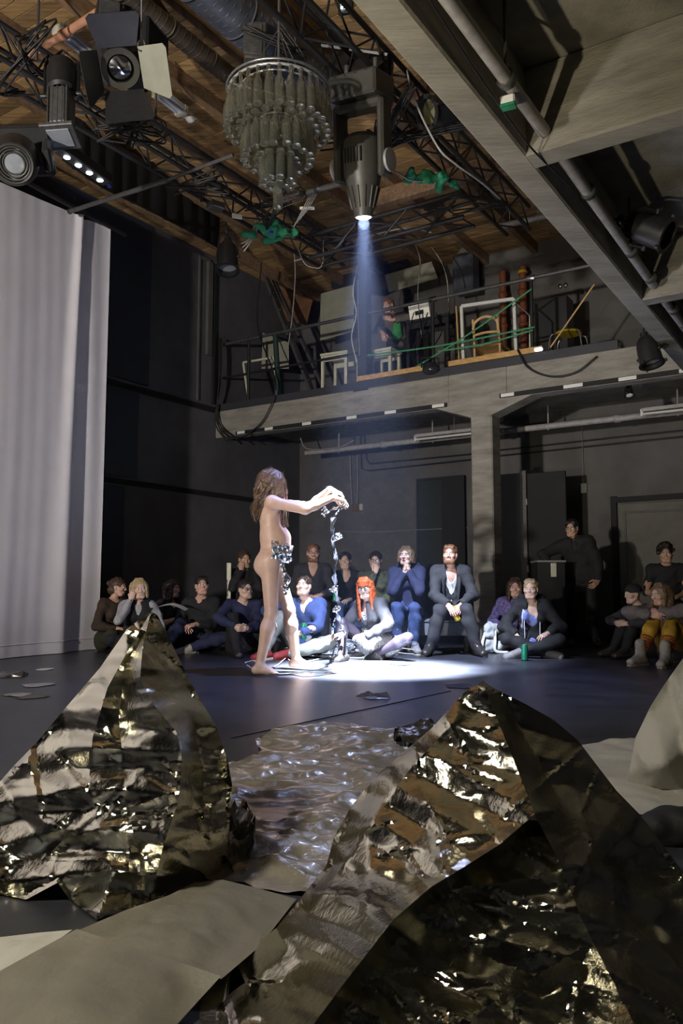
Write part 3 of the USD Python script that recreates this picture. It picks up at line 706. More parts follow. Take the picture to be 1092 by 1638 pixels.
# ================================================================ the performer and the audience
pbr('skin_pale', (.60, .40, .31), .48, var=.10, scale=18); pbr('skin_rosy', (.56, .33, .25), .48, var=.10, scale=18); pbr('skin_tan', (.47, .28, .19), .5, var=.10, scale=18)
for n_, c_ in dict(hair_brown=(.06, .034, .02), hair_dark=(.018, .012, .010), hair_blond=(.42, .31, .17), hair_red=(.42, .085, .02), hair_fair=(.16, .10, .055), hair_ginger=(.20, .09, .04)).items():
    pbr(n_, c_, .42, var=.45, scale=60, stretch=(3, 3, .4), bump=.35, bscale=90)
def cloth(n_, c_, r=.85, **k):
    pbr('cloth_' + n_, c_, r, var=k.pop('var', .22), scale=k.pop('scale', 14), bump=.25, bscale=120, **k); return 'cloth_' + n_
BLACK = cloth('black', (.012, .012, .014)); CHAR = cloth('charcoal', (.030, .030, .034)); NAVY = cloth('navy', (.016, .020, .060)); BLUE = cloth('blue', (.035, .060, .17)); JEAN = cloth('jeans', (.035, .060, .16), var=.4)
GREY = cloth('grey', (.20, .20, .21)); WHITE = cloth('white', (.72, .73, .76), var=.05); OLIVE = cloth('olive', (.035, .038, .022)); LGREY = cloth('light_grey', (.34, .34, .35)); KHAKI = cloth('grey_green', (.17, .18, .16))
CAMO = cloth('camouflage', (.075, .080, .042), col2=(.012, .018, .012), scale=22, detail=2); FLORAL = cloth('floral', (.14, .10, .24), col2=(.018, .012, .02), scale=34, detail=2); YEL = cloth('mustard', (.45, .26, .02)); TAUPE = cloth('taupe', (.13, .11, .10))
TIGHT = cloth('tights', (.040, .030, .045), .45, var=.1); CARD = cloth('cardigan', (.032, .031, .037)); TIED = cloth('dyed', (.30, .33, .62), col2=(.06, .10, .35), scale=16, detail=2); BROWN = cloth('brown', (.045, .028, .018))
pbr('leather', (.030, .026, .025), .35, var=.3, scale=20); pbr('shoe_pale', (.36, .33, .29), .6, var=.2); pbr('shoe_grey', (.18, .17, .17), .6, var=.3); pbr('shoe_red', (.22, .02, .02), .6); pbr('sole_pale', (.42, .36, .28), .7, var=.15); pbr('sole_dark', (.02, .02, .02), .7); pbr('lipstick', (.42, .03, .03), .35); pbr('frame_dark', (.015, .013, .012), .3); pbr('frame_metal', (.35, .34, .33), .25, metal=.8)
pbr('dress_print', (.75, .75, .75), .8, col2=(.01, .01, .012), scale=130, detail=0)
pbr('sock_red', (.34, .03, .03), .85, var=.1)
DN = (0, -.15, -1)
def legs_cross(k=0.0): return dict(fR=((-.13, .34, .070), (.60, .30, .30), (-.9, .35, -.15)), fL=((.12, .43 + k, .075), (-.60, .32, .30), (.9, .30, -.15)), pelvis=.115)
def legs_up(d=.52, w=.11): return dict(fR=((w, d, .10), (w * .5, .3, 1), (.15, 1, -.02)), fL=((-w, d, .10), (-w * .5, .3, 1), (-.15, 1, -.02)), pelvis=.115)
def legs_bench(w=.13, d=.42, pz=.50): return dict(fR=((w, d, .10), (.12, 1, .8), (.25, 1, -.02)), fL=((-w, d, .10), (-.12, 1, .8), (-.25, 1, -.02)), pelvis=pz)
def hand_lap(s, x=.09, y=.27, z=.26, kind='relax'): return ((s * x, y, z), (s * .5, -.25, -.5), (-s * .6, .8, -.15), (-s * .3, -.1, -1), kind)
def lap(z=.26, y=.27): return dict(R=hand_lap(1, z=z, y=y), L=hand_lap(-1, z=z, y=y + .03))
def spot_xy(px, Y): p = at(px, 940, Y=Y); return (p[0], p[1])
BENCHES = 'dark low bench'
def grp(**k): return k
# ---- performer
def performer_extra(i):
    pass
PERF_XY = spot_xy(431, 7.12)
perf = person('bare long-haired performer standing in the spotlight with arms stretched out, silver foil at the hips', PERF_XY, 88,
    dict(pelvis=(0, .01, .955), lean=(0, 0), slump=-.06, width=.95, paunch=.075, glute=.002, head=(2, 24, 0), shR=(0, .03, .02), shL=(0, .04, .035),
         R=((.10, .535, 1.475), (.5, .0, -1), (-.15, 1, -.25), (0, -.25, -1), 'drape'), L=((-.06, .505, 1.565), (-.6, .1, -.6), (.10, 1, -.42), (0, -.35, -1), 'drape'),
         fR=((.12, -.06, .095), (.0, 1, 0), (.25, 1, 0)), fL=((-.20, .215, .095), (-.05, 1, .1), (.30, 1, 0))),
    'skin_pale', None, [], S=1.035, h=.009, seed=3)
def perf_hair(i):
    Mh, Mw, T = i['head'], i['M'], i['T']
    Rinv = np.linalg.inv(Mh[:3, :3]); F = hair_field('short', 4); g = hsh(44)
    down = Rinv @ np.array([0, 0, -1.0]); fwd = Rinv @ np.array([0, 1.0, 0])
    F.P = F.P[:-3]
    locks = []
    for k in range(70):
        ang = g.uniform(-3.14, 3.14)
        x, y = .088 * math.sin(ang), -.02 + .104 * math.cos(ang)
        z0 = .03 + .05 * g.random()
        if y > .075 and abs(x) < .035: continue
        front = y > 0
        L = g.uniform(.30, .46) if front else g.uniform(.26, .40)
        base = np.array([x, y, z0]); top = np.array([x * .5, y * .5 - .01, .125])
        out = unit(np.array([x, y, 0]))
        pts = [top, base + out * .004]
        ph = g.uniform(0, 6)
        for t in np.linspace(.18, 1, 6):
            wig = (.006 if front else .016) * np.array([math.sin(9 * t + ph), math.cos(8 * t + ph), 0])
            pts.append(base + down * L * t + out * (.012 + .02 * t * (not front)) + wig * (1 + t) + fwd * (.015 * t if front else -.045 * t))
        F.chain(pts, [.013, .016, .015, .014, .0125, .011, .008, .004], k=.007); locks.append(pts)
    H = nets(F, .0065, .002, 60, seed=5); H.apply_transform(Mh); i['put']('hair', H, 'hair_perf')
    # loose strands over the locks
    pts, cnt = [], []
    for p in locks:
        for q in range(9):
            s = spline(np.array(p) + g.normal(size=(len(p), 3)) * .009 + g.normal(size=3) * .006, 4); s = (Mw @ Mh @ np.c_[s, np.ones(len(s))].T).T[:, :3] - T.loc
            pts.append(s); cnt.append(len(s))
    c = UsdGeom.BasisCurves.Define(stage, free(T.path, 'hair_strands')); c.CreateTypeAttr('linear'); c.CreatePointsAttr(Vt.Vec3fArray.FromNumpy(np.vstack(pts).astype(np.float32))); c.CreateCurveVertexCountsAttr(cnt)
    c.CreateWidthsAttr([.0022]); c.SetWidthsInterpolation('constant'); UsdShade.MaterialBindingAPI.Apply(c.GetPrim()).Bind(MAT('hair_perf')); c.GetPrim().SetCustomDataByKey('kind', 'stuff')
pbr('hair_perf', (.125, .075, .045), .36, var=.5, scale=60, stretch=(3, 3, .4), bump=.3, bscale=90)
perf_hair(perf)
# ---- the audience, from the left of the picture
A = []
def aud(*a, **k): r = person(*a, **k); A.append(r); return r
LW = dict(h=.017)
aud('person with dark tied hair in profile sitting by the curtain, dark patterned top', spot_xy(176, 9.85), 55, dict(legs_cross(), **lap(.27), lean=(8, 0), head=(-25, 4)), 'skin_rosy', ('bun', 'hair_brown'), [('sweater', BROWN), ('trousers', OLIVE), ('shoe', 'leather')], S=1.0, fem=1, seed=11, **LW)
def red_bag(i): i['put']('red_scarf', nets(Field().cap((.02, .30, .24), (-.16, .30, .20), .05, .04, k=.03).cap((-.10, .33, .24), (-.05, .38, .14), .04, k=.03), .01, .006, 20), 'cloth_red')
cloth('red', (.40, .015, .02))
aud('smiling blonde person with pale grey sleeves and black vest, fist at the chin', spot_xy(222, 9.15), 12, dict(legs_cross(), lean=(10, 0), head=(-14, 4, 4), R=((.08, .24, .62), (.5, .0, -.8), (-.3, .0, 1), (0, -1, .1), 'fist'), L=hand_lap(-1)), 'skin_pale', ('long', 'hair_blond', .10), [('sweater', LGREY), ('vest', BLACK, dict(inf=.022, neck='v')), ('trousers', BLACK), ('shoe', 'leather')], S=.98, fem=1, seed=12, extra=red_bag, **LW)
aud('dark wavy-haired person in profile holding a white programme sheet', spot_xy(264, 10.0), 62, dict(legs_cross(), lean=(6, 0), head=(0, 2), R=((.08, .30, .40), (.5, -.2, -.5), (-.2, 1, .1), (-.3, .2, -1), 'grip'), L=((-.14, .30, .40), (-.5, -.2, -.5), (.2, 1, .1), (.3, .2, -1), 'grip')), 'skin_rosy', ('curlylong', 'hair_dark', .22), [('tshirt', BLACK, dict(neck='scoop')), ('trousers', CHAR), ('shoe', 'leather')], S=.97, fem=1, seed=13, **LW)
aud('dark-haired man in a black sweater sitting with one pale shoe sole towards the camera', spot_xy(322, 9.7), -4, dict(pelvis=.115, lean=(-2, 0), head=(-22, -8), fR=((.20, .72, .13), (.1, 0, 1), (.10, .25, 1)), fL=((.02, .38, .075), (-.6, .3, .25), (.9, .3, -.15)), R=hand_lap(1, .12, .30, .30), L=hand_lap(-1, .02, .33, .33)), 'skin_rosy', ('quiff', 'hair_dark'), [('sweater', BLACK), ('trousers', NAVY), ('shoe', 'shoe_pale', dict(sole='sole_pale'))], S=1.0, seed=14, **LW)
aud('man in dark clothes seated high behind the boy with glasses, hand under the chin', spot_xy(388, 10.45), 14, dict(legs_bench(), lean=(8, 0), head=(-8, 5), R=((.05, .22, .99), (.5, .1, -.8), (-.1, .0, 1), (0, -1, .1), 'fist'), L=hand_lap(-1, .05, .28, .66)), 'skin_tan', ('short', 'hair_brown'), [('sweater', BLACK), ('trousers', BLACK), ('shoe', 'leather')], S=.97, seed=15, **LW)
aud('boy with dark fringe and glasses in a navy sweater, hands clasped at his shin', spot_xy(385, 9.45), 20, dict(pelvis=.115, lean=(12, 0), head=(-18, -2), fR=((.16, .56, .09), (.2, .3, 1), (.1, 1, 0)), fL=((-.30, .60, .085), (-.2, .1, 1), (-.4, .8, .4)), R=((.14, .42, .33), (.6, -.1, .1), (-.8, .5, -.2), (-.3, -1, .1), 'grip'), L=((.04, .44, .31), (-.5, -.1, -.3), (.8, .5, .0), (.3, -1, .1), 'grip')), 'skin_pale', ('quiff', 'hair_dark'), [('sweater', NAVY, dict(inf=.018)), ('trousers', BLACK), ('shoe', 'leather')], S=.97, seed=16, glasses='frame_dark', **LW)
def can_in_hand(dark, label, side):
    def f(i):
        sh_, el, wr = i['arms'][side]; fd = unit(wr - el)
        c = wr + fd * .085
        w = (i['M'] @ np.r_[c, 1])[:3]
        CANS.append((w, dark, label))
    return f
CANS = []
aud('short-haired person in a blue shirt sitting cross-legged behind the performer', spot_xy(489, 8.95), -6, dict(pelvis=.115, lean=(6, 0), head=(10, -12), fR=((.36, .46, .10), (.25, .2, 1), (.6, .8, -.05)), fL=((.10, .40, .075), (-.6, .3, .25), (.9, .3, -.15)), R=((.30, .26, .40), (.8, 0, -.2), (-.1, 1, -.2), (-.2, -.2, -1), 'relax'), L=((.02, .38, .27), (-.6, -.1, -.3), (.7, .7, -.1), (.2, -.2, -1), 'grip')), 'skin_pale', ('crop', 'hair_brown'), [('shirt', BLUE, dict(inf=.020, noise=.010, sleeve=.15, neck='v')), ('trousers', KHAKI, dict(inf=.018)), ('shoe', 'shoe_red', dict(sole='sole_pale', lace='sole_pale'))], S=1.0, h=.014, fem=0, seed=17)
aud('bearded man with glasses in a dark sweater seated in the back row', spot_xy(500, 10.1), 4, dict(legs_bench(pz=.53), lean=(5, 0), head=(-2, 2), **lap(.66, .28)), 'skin_rosy', ('crop', 'hair_ginger'), [('sweater', CHAR, dict(neck='v')), ('trousers', BLACK), ('shoe', 'leather')], S=1.0, seed=18, glasses='frame_metal', beard='hair_ginger', **LW)
aud('dark-haired person in a black v-neck holding a green can in the back row', spot_xy(552, 10.45), 2, dict(legs_bench(pz=.48), lean=(5, 0), head=(8, 2), R=((.17, .30, .62), (.6, -.2, -.6), (-.3, 1, .1), (-.9, -.3, -.3), 'grip'), L=hand_lap(-1, .05, .28, .62)), 'skin_pale', ('crop', 'hair_dark'), [('sweater', BLACK, dict(neck='v')), ('trousers', JEAN), ('shoe', 'leather')], S=.97, fem=1, seed=19, **LW)
def red_fringe(i):
    F = Field()
    for k in range(11):
        a = -.9 + 1.8 * k / 10
        F.chain([(.05 * math.sin(a), .03, .125), (.078 * math.sin(a), -.02 + .112 * math.cos(a), .085), (.080 * math.sin(a), -.02 + .122 * math.cos(a), .034)], [.015, .014, .008], k=.008)
    m = nets(F, .006, .001, 60); m.apply_transform(i['head']); i['put']('fringe', m, 'hair_red')
aud('red-haired person with glasses and grey cardigan kneeling low on the floor, reaching for the ribbon', spot_xy(606, 8.75), -42, dict(pelvis=(0, 0, .13), lean=(12, 6), slump=.18, head=(-26, 2, 6), fR=((.10, .50, .075), (.4, .3, .55), (-.3, 1, -.05)), fL=((-.10, .16, .070), (-.65, .75, .10), (.8, .2, -.1)), R=((.16, .44, .27), (.6, -.2, -.35), (.1, .8, -.1), (0, .0, -1), 'relax'), L=((-.10, .32, .27), (-.6, -.1, -.3), (.6, .75, -.1), (.2, -.2, -1), 'relax')), 'skin_pale', ('long', 'hair_red', .34), [('dress', 'dress_print', dict(neck='scoop', inf=.008, noise=.002, skirt=.35, sleeve=.2)), ('jacket', CARD, dict(inf=.026, neck='open', gap=.065, noise=.009, h=.013)), ('tights', TIGHT), ('shoe', 'leather')], S=.98, h=.013, fem=1, seed=20, glasses='frame_dark', extra=red_fringe)
aud('dark-haired person with glasses in a camouflage jacket, hand at the collar', spot_xy(601, 10.05), -2, dict(legs_bench(pz=.47), lean=(4, 0), head=(6, 4), R=((.02, .20, .93), (.6, .0, -.8), (-.3, .1, 1), (-.2, -1, .1), 'relax'), L=hand_lap(-1, .05, .28, .60)), 'skin_pale', ('bun', 'hair_dark'), [('jacket', CAMO, dict(neck='crew', inf=.024)), ('trousers', BLACK), ('shoe', 'leather')], S=.97, fem=1, seed=21, glasses='frame_dark', **LW)
def hoodie_cord(i):
    Cc, fc, xr, u1, nb = (i[k] for k in ('Cc', 'fc', 'xr', 'u1', 'nb'))
    i['put']('drawstring', tube(spline([nb - xr * .07 + fc * .06, Cc - xr * .085 + fc * .135 + u1 * .02, Cc - xr * .095 + fc * .155 - u1 * .10], 5), .006, 6), 'cloth_white')
aud('person in navy hoodie and jeans on the bench with hands clasped under the chin', spot_xy(652, 9.7), -8, dict(legs_bench(.10, .40, .49), lean=(10, 0), head=(14, -6), R=((.03, .21, .93), (.55, .25, -.9), (-.15, .05, 1), (-1, -.3, .1), 'fist'), L=((-.03, .21, .935), (-.55, .25, -.9), (.15, .05, 1), (1, -.3, .1), 'drape')), 'skin_pale', ('ponytail', 'hair_fair'), [('sweater', NAVY, dict(inf=.022, neck='v', noise=.009, hood=True, h=.013)), ('trousers', JEAN, dict(h=.013)), ('shoe', 'shoe_grey', dict(sole='sole_pale', lace='sole_pale'))], S=.99, h=.013, fem=1, seed=22, lips='lipstick', extra=hoodie_cord)
def blazer(i):
    Cc, fc, xr, u1, nb, P, u0 = (i[k] for k in ('Cc', 'fc', 'xr', 'u1', 'nb', 'P', 'u0'))
    for s in (-1, 1):
        a, b, c = nb + xr * s * .060 + fc * .035 + u1 * .02, Cc + xr * s * .085 + fc * .125 - u1 * .02, P + u0 * .13 + xr * s * .075 + fc * .155
        i['put']('lapel', tube(spline([a, b, c], 6), np.interp(np.linspace(0, 1, 13), [0, .45, 1], [.016, .034, .006]), 8, sx=.45), CHAR)
        i['put']('collar', tube(spline([nb - fc * .03 + xr * s * .05 + u1 * .03, nb + xr * s * .052 + fc * .04 + u1 * .02, nb + xr * s * .03 + fc * .095 - u1 * .02], 4), [.012] * 8 + [.004], 6, sx=.6), 'cloth_white')
    for k in range(4): i['put']('button', ball(Cc * (1 - k * .22) + (P + u0 * .06) * k * .22 + fc * (.128 + .006 * k), .007, 1), 'tag_white')
aud('bearded man in a dark blazer and open white shirt sitting on the bench', spot_xy(720, 9.45), -4, dict(legs_bench(.26, .40, .50), lean=(14, 0), slump=.22, head=(16, -6), R=((.05, .40, .56), (.6, -.25, -.5), (-.35, .7, -.6), (-.3, -.5, -.8), 'relax'), L=((-.10, .38, .57), (-.6, -.25, -.5), (.4, .7, -.6), (.3, -.5, -.8), 'relax')), 'skin_rosy', ('quiff', 'hair_ginger'), [('shirt', WHITE, dict(inf=.006, noise=.0015, neck='v', sleeve=.97, h=.011)), ('jacket', CHAR, dict(inf=.023, neck='open', gap=.085, noise=.006, sleeve=.84, h=.012)), ('trousers', CHAR, dict(inf=.018, noise=.010, h=.013)), ('boot', 'leather', dict(sole='sole_dark', lace='sole_dark'))], S=1.0, h=.012, seed=23, beard='hair_ginger', extra=blazer)
aud('person in a purple floral top half hidden behind the short-haired blonde', spot_xy(818, 9.85), -10, dict(legs_cross(), lean=(10, -4), head=(4, 2), **lap(.26)), 'skin_rosy', ('long', 'hair_brown', .16), [('shirt', FLORAL, dict(inf=.022)), ('trousers', BLACK), ('shoe', 'leather')], S=1.0, fem=1, seed=24, **LW)
def zip_lines(i):
    Cc, fc, xr, u1, nb, P, u0 = (i[k] for k in ('Cc', 'fc', 'xr', 'u1', 'nb', 'P', 'u0'))
    for s in (-1, 1):
        i['put']('zip', tube(spline([nb + xr * s * .075 + fc * .05, Cc + xr * s * .085 + fc * .125, P + u0 * .10 + xr * s * .080 + fc * .15], 6), .006, 6), 'cloth_white')
    i['put']('drawstring', tube(spline([nb + xr * .09 + fc * .06, Cc + xr * .10 + fc * .135, Cc + xr * .11 + fc * .15 - u1 * .14], 5), .005, 6), 'cloth_white')
aud('short-haired blonde in a black zip hoodie and dyed blue vest top sitting cross-legged', spot_xy(850, 9.1), -14, dict(legs_cross(), lean=(10, 0), slump=.24, head=(10, 0), R=((.17, .30, .24), (.6, -.2, -.4), (-.2, .9, -.4), (-.2, -.3, -1), 'relax'), L=((-.16, .32, .26), (-.6, -.2, -.4), (.5, .8, -.2), (.2, -.3, -1), 'relax')), 'skin_pale', ('quiff', 'hair_blond'), [('tank', TIED, dict(neck='scoop', inf=.012, h=.012)), ('jacket', BLACK, dict(inf=.026, neck='open', gap=.085, noise=.009, hood=True, h=.013)), ('trousers', BLACK), ('shoe', 'shoe_grey', dict(sole='sole_dark'))], S=.99, h=.012, fem=1, seed=25, extra=zip_lines)
aud('standing man with glasses and dark jacket leaning his arm on a ledge', spot_xy(932, 10.5), -22, dict(pelvis=.88, lean=(4, 10), head=(10, 8), width=1.05, fR=((.16, .06, .10), (.1, 1, .1), (.2, 1, 0)), fL=((-.14, .02, .10), (-.1, 1, .1), (-.2, 1, 0)), R=((.36, .22, .98), (.8, .0, .1), (-.2, .3, -.9), (-.4, -.9, .0), 'relax'), L=((-.20, .10, .84), (-.8, -.3, 0), (.4, .7, -.5), (.6, -.4, -.2), 'relax')), 'skin_tan', ('quiff', 'hair_dark'), [('tshirt', BLACK, dict(inf=.010)), ('jacket', BLACK, dict(inf=.026, neck='open', gap=.06)), ('trousers', BLACK), ('shoe', 'leather')], S=1.0, seed=26, glasses='frame_dark', **LW)
aud('curly dark-haired man in a black t-shirt seated by the pale doorway', spot_xy(1066, 9.75), -16, dict(legs_bench(pz=.53), lean=(3, 0), head=(6, 4), **lap(.66, .28)), 'skin_tan', ('curly', 'hair_dark'), [('tshirt', BLACK), ('trousers', BLACK), ('shoe', 'leather')], S=.98, seed=27, **LW)
aud('person with pale face in profile under a black beanie', spot_xy(1034, 8.9), -72, dict(legs_up(.42), lean=(14, 0), head=(2, 6), R=((.10, .36, .40), (.7, 0, -.1), (-.8, .5, 0), (-.3, -.8, -.4), 'relax'), L=((-.10, .36, .40), (-.7, 0, -.1), (.8, .5, 0), (.3, -.8, -.4), 'relax')), 'skin_pale', ('beanie', BLACK), [('sweater', CHAR), ('trousers', BLACK), ('shoe', 'leather')], S=.92, fem=1, seed=28, **LW)
def stripes(i):
    for kk in 'RL':
        hp, kn, an = i['legs'][kk][:3]
        for q in range(5): i['put']('sock_stripe', tube([kn + (an - kn) * (.52 + .07 * q), kn + (an - kn) * (.55 + .07 * q)], [.069 - .002 * q, .068 - .002 * q], 16), 'sock_red' if q % 2 == 0 else 'cloth_orange')
cloth('orange', (.42, .10, .02))
aud('long curly-haired person hugging the knees, mustard tights and red striped socks', spot_xy(1078, 8.2), -48, dict(legs_up(.50, .13), lean=(20, 0), slump=.25, head=(20, 8), R=((.04, .44, .50), (.9, .0, .1), (-.9, .3, 0), (-.2, -.9, -.3), 'relax'), L=((-.06, .42, .52), (-.9, .0, .1), (.9, .3, 0), (.2, -.9, -.3), 'relax')), 'skin_rosy', ('curlylong', 'hair_fair', .34), [('sweater', TAUPE, dict(inf=.026, noise=.010)), ('trousers', YEL, dict(inf=.010)), ('boot', 'shoe_pale', dict(sole='sole_pale', lace='sole_dark'))], S=.97, h=.015, fem=1, seed=29, extra=stripes)
# ---- technician on the gallery
gp = at(636, 560, a=-1.42)
def scarf(i): i['put']('green_panel', nets(Field().cap(i['mid'] + i['fc'] * .12 - i['xr'] * .02, i['Cc'] + i['fc'] * .13 - i['xr'] * .08, .07, .05, k=.03, side=i['xr'], sr=1.3), .012, .004, 12), 'cloth_green')
cloth('green', (.05, .30, .10))
aud('technician leaning over the gallery rail beside the open laptop', (gp[0], gp[1]), -14, dict(pelvis=(0, -.12, .97), lean=(34, 8), slump=.2, head=(24, 22), fR=((.12, -.02, .10), (.1, 1, .1), (.1, 1, 0)), fL=((-.14, -.06, .10), (-.1, 1, .1), (-.1, 1, 0)), R=((.14, .50, .98), (.6, .1, -.3), (-.2, .5, -.8), (-.3, -.6, -.6), 'relax'), L=((.02, .36, 1.22), (-.8, .3, -.1), (.8, .3, .3), (.1, -1, .1), 'relax')), 'skin_rosy', ('short', 'hair_ginger'), [('sweater', TAUPE, dict(sleeve=.75)), ('trousers', BLACK), ('shoe', 'leather')], S=1.0, seed=30, z0=3.66, extra=scarf, **LW)
# ================================================================ rigging under the roof
def truss(label, p, q, s=.29, n=None, r=.024, group=None, roll=0.0):
    p, q = np.asarray(p, float), np.asarray(q, float); d = unit(q - p); L = np.linalg.norm(q - p); n = n or int(round(L / .33))
    x = unit(np.cross(d, [0, 0, 1])); z = np.cross(x, d)
    x, z = x * math.cos(roll) + z * math.sin(roll), -x * math.sin(roll) + z * math.cos(roll)
    T = Thing('truss', label, 'truss', p, 0, group)
    cs = [(-1, -1), (1, -1), (1, 1), (-1, 1)]
    for i, j in cs: T.part('chord', rod(p + (x * i + z * j) * s / 2, q + (x * i + z * j) * s / 2, r, 10), 'black_metal', True)
    for k in range(4):
        a, b = cs[k], cs[(k + 1) % 4]
        for m in range(n):
            u, v = (a, b) if (m + k) % 2 == 0 else (b, a)
            T.part('brace', rod(p + (x * u[0] + z * u[1]) * s / 2 + d * L * m / n, p + (x * v[0] + z * v[1]) * s / 2 + d * L * (m + 1) / n, r * .42, 6), 'black_metal', True)
    return T
T1z, T1b = 5.2, 3.22
truss('long black box truss on the left, running under the board roof', W(-9.4, T1b, T1z), W(-3.6, T1b, T1z))
truss('black box truss on the right that carries the lit moving head', W(-8.2, 5.66, 5.25), W(-3.2, 5.66, 5.25))
truss('short black cross truss joining the two long trusses far back', W(-4.3, 3.4, 5.0), W(-4.3, 5.5, 5.0))
# hanging rods of the trusses
HR = 'steel rods that hang the trusses from the roof'
for a_, b_, zt in ((-8.3, T1b, T1z), (-6.9, T1b, T1z), (-4.6, T1b, T1z), (-7.5, 5.66, 5.25), (-4.9, 5.66, 5.25)):
    nm_ = {-8.3: 'nearest of the left truss', -6.9: 'second on the left truss', -4.6: 'farthest on the left truss', -7.5: 'nearer one on the right truss', -4.9: 'farther one on the right truss'}[a_]
    single('hanging_rod', rod(W(a_, b_, zt + .14), W(a_, b_, RZ - .17), .012, 6), 'dark_steel', 'thin steel rod between truss and roof, ' + nm_, 'rod', True, HR)
def at_z(px, py, z): return at(px, py, z=z)
def clamp(T, c, d, r=.03):
    T.part('clamp', tube([c - unit(d) * .025, c + unit(d) * .025], r + .014, 12), 'dark_steel', True)
def par_can(name, label, c, d, size=.20, length=.34, hang=None, face='lens_glass', mat='black_metal'):
    """c: middle of the can, d: the way it points, hang: the point of its clamp."""
    d = unit(d); T = Thing(name, label, 'stage light', c)
    M = frame(d, (0, 0, 1) if abs(d[2]) < .9 else (1, 0, 0), c); R = size / 2; L = length
    T.part('can', lathe([(.0, -L * .62), (R * .55, -L * .60), (R * .80, -L * .48), (R * .92, -L * .30), (R * .96, -L * .05), (R, L * .25), (R, L * .38), (R * .95, L * .38), (R * .9, L * .1), (0, L * .05)], 28, M), mat, 35)
    T.part('lens', lathe([(0, L * .25), (R * .5, L * .245), (R * .93, L * .22)], 24, M), face, True)
    fr = T.part('gel_frame', [lathe([(R * 1.0, L * .38), (R * 1.13, L * .38), (R * 1.13, L * .415), (R * .86, L * .415), (R * .86, L * .39)], 28, M)], mat, 30)
    for k in range(3):
        t = cbox((.030, .022, .03), .004); t.apply_transform(M @ trimesh.transformations.rotation_matrix(k * 2.094 + .5, [0, 0, 1]) @ trimesh.transformations.translation_matrix([R * 1.15, 0, L * .39])); T.part('clip', t, mat, parent=fr)
    T.part('lamp_cap', lathe([(0, -L * .80), (R * .34, -L * .79), (R * .36, -L * .60), (0, -L * .58)], 16, M), mat, 35)
    if hang is not None:
        hang = np.asarray(hang, float); x = unit(np.cross(d, hang - c)); up = unit(hang - c)
        P = [c + x * R * 1.10, c + x * R * 1.12 + up * .10, c + x * R * .7 + up * (np.linalg.norm(hang - c) - .05), c - x * R * .7 + up * (np.linalg.norm(hang - c) - .05), c - x * R * 1.12 + up * .10, c - x * R * 1.10]
        T.part('yoke', tube(P, .013, 4), mat)
        for s in (-1, 1): T.part('knob', rod(c + x * s * R * 1.0, c + x * s * R * 1.28, .018, 10), mat)
        T.part('hook_clamp', [rod(hang - up * .05, hang, .012, 8), tube([hang + x * .0 + unit(np.cross(x, up)) * .05 * math.cos(t) + up * (.035 + .05 * math.sin(t)) for t in np.linspace(-2.2, 3.2, 12)], .010, 6)], 'dark_steel', True)
        T.part('cable', tube(spline([c - d * L * .78, c - d * L * .95 + up * .06, hang - d * .12 + up * .02, hang - d * .10], 6), .007, 6), 'black_cable', True)
    return T
# ---- the lit moving head
KH = KEY_POS
def moving_head():
    c = np.asarray(KH, float) - unit(KEY_AIM - KEY_POS) * .06; d = unit(KEY_AIM - KEY_POS)
    T = Thing('moving_head', 'grey moving head spotlight beaming straight down, lens lit white', 'stage light', c)
    M = frame(-d, E2.tolist() + [0], c)
    def put(n, m, mat, sm=30, parent=None): m = m.copy(); m.apply_transform(M); return T.part(n, m, mat, sm, parent=parent)
    H = put('head', lathe([(.060, -.008), (.078, -.008), (.082, .02), (.100, .10), (.140, .24), (.160, .34), (.165, .52), (.150, .62), (.11, .66), (0, .665)], 32), 'tin')
    for k in range(14):
        a = k / 14 * 2 * math.pi
        put('fin', bar((.094 * math.cos(a), .094 * math.sin(a), .06), (.142 * math.cos(a), .142 * math.sin(a), .23), .010, .018), 'tin', False, parent=H)
    for k in range(6): put('vent_slot', cbox((.012, .012, .12), .003, (-.075 + .030 * k, -.162, .47)), 'black_matt', False, parent=H)
    ln = put('lens', lathe([(0, -.030), (.035, -.026), (.060, -.014), (.072, -.002)], 24), 'lamp_face', True)
    for s in (-1, 1):
        put('yoke_arm', cbox((.065, .17, .62), .02, (s * .215, 0, .60)), 'tin', False)
        put('pivot', lathe([(0, 0), (.085, 0), (.095, .012), (.095, .030), (0, .034)], 24, frame((s, 0, 0), (0, 1, 0), (s * .245, 0, .42))), 'alu', 30)
    B = put('base', cbox((.46, .34, .20), .02, (0, 0, 1.02)), 'tin', False)
    put('yoke_bridge', cbox((.46, .18, .08), .02, (0, 0, .88)), 'tin', False)
    for k in range(4): put('bolt', rod((-.15 + .1 * k, -.172, 1.09), (-.15 + .1 * k, -.180, 1.09), .008, 8), 'chrome', True, parent=B)
    for s in (-1, 1): put('clamp', rod((s * .14, 0, 1.10), (s * .14, 0, 1.24), .02, 10), 'dark_steel', True)
    return T
moving_head()
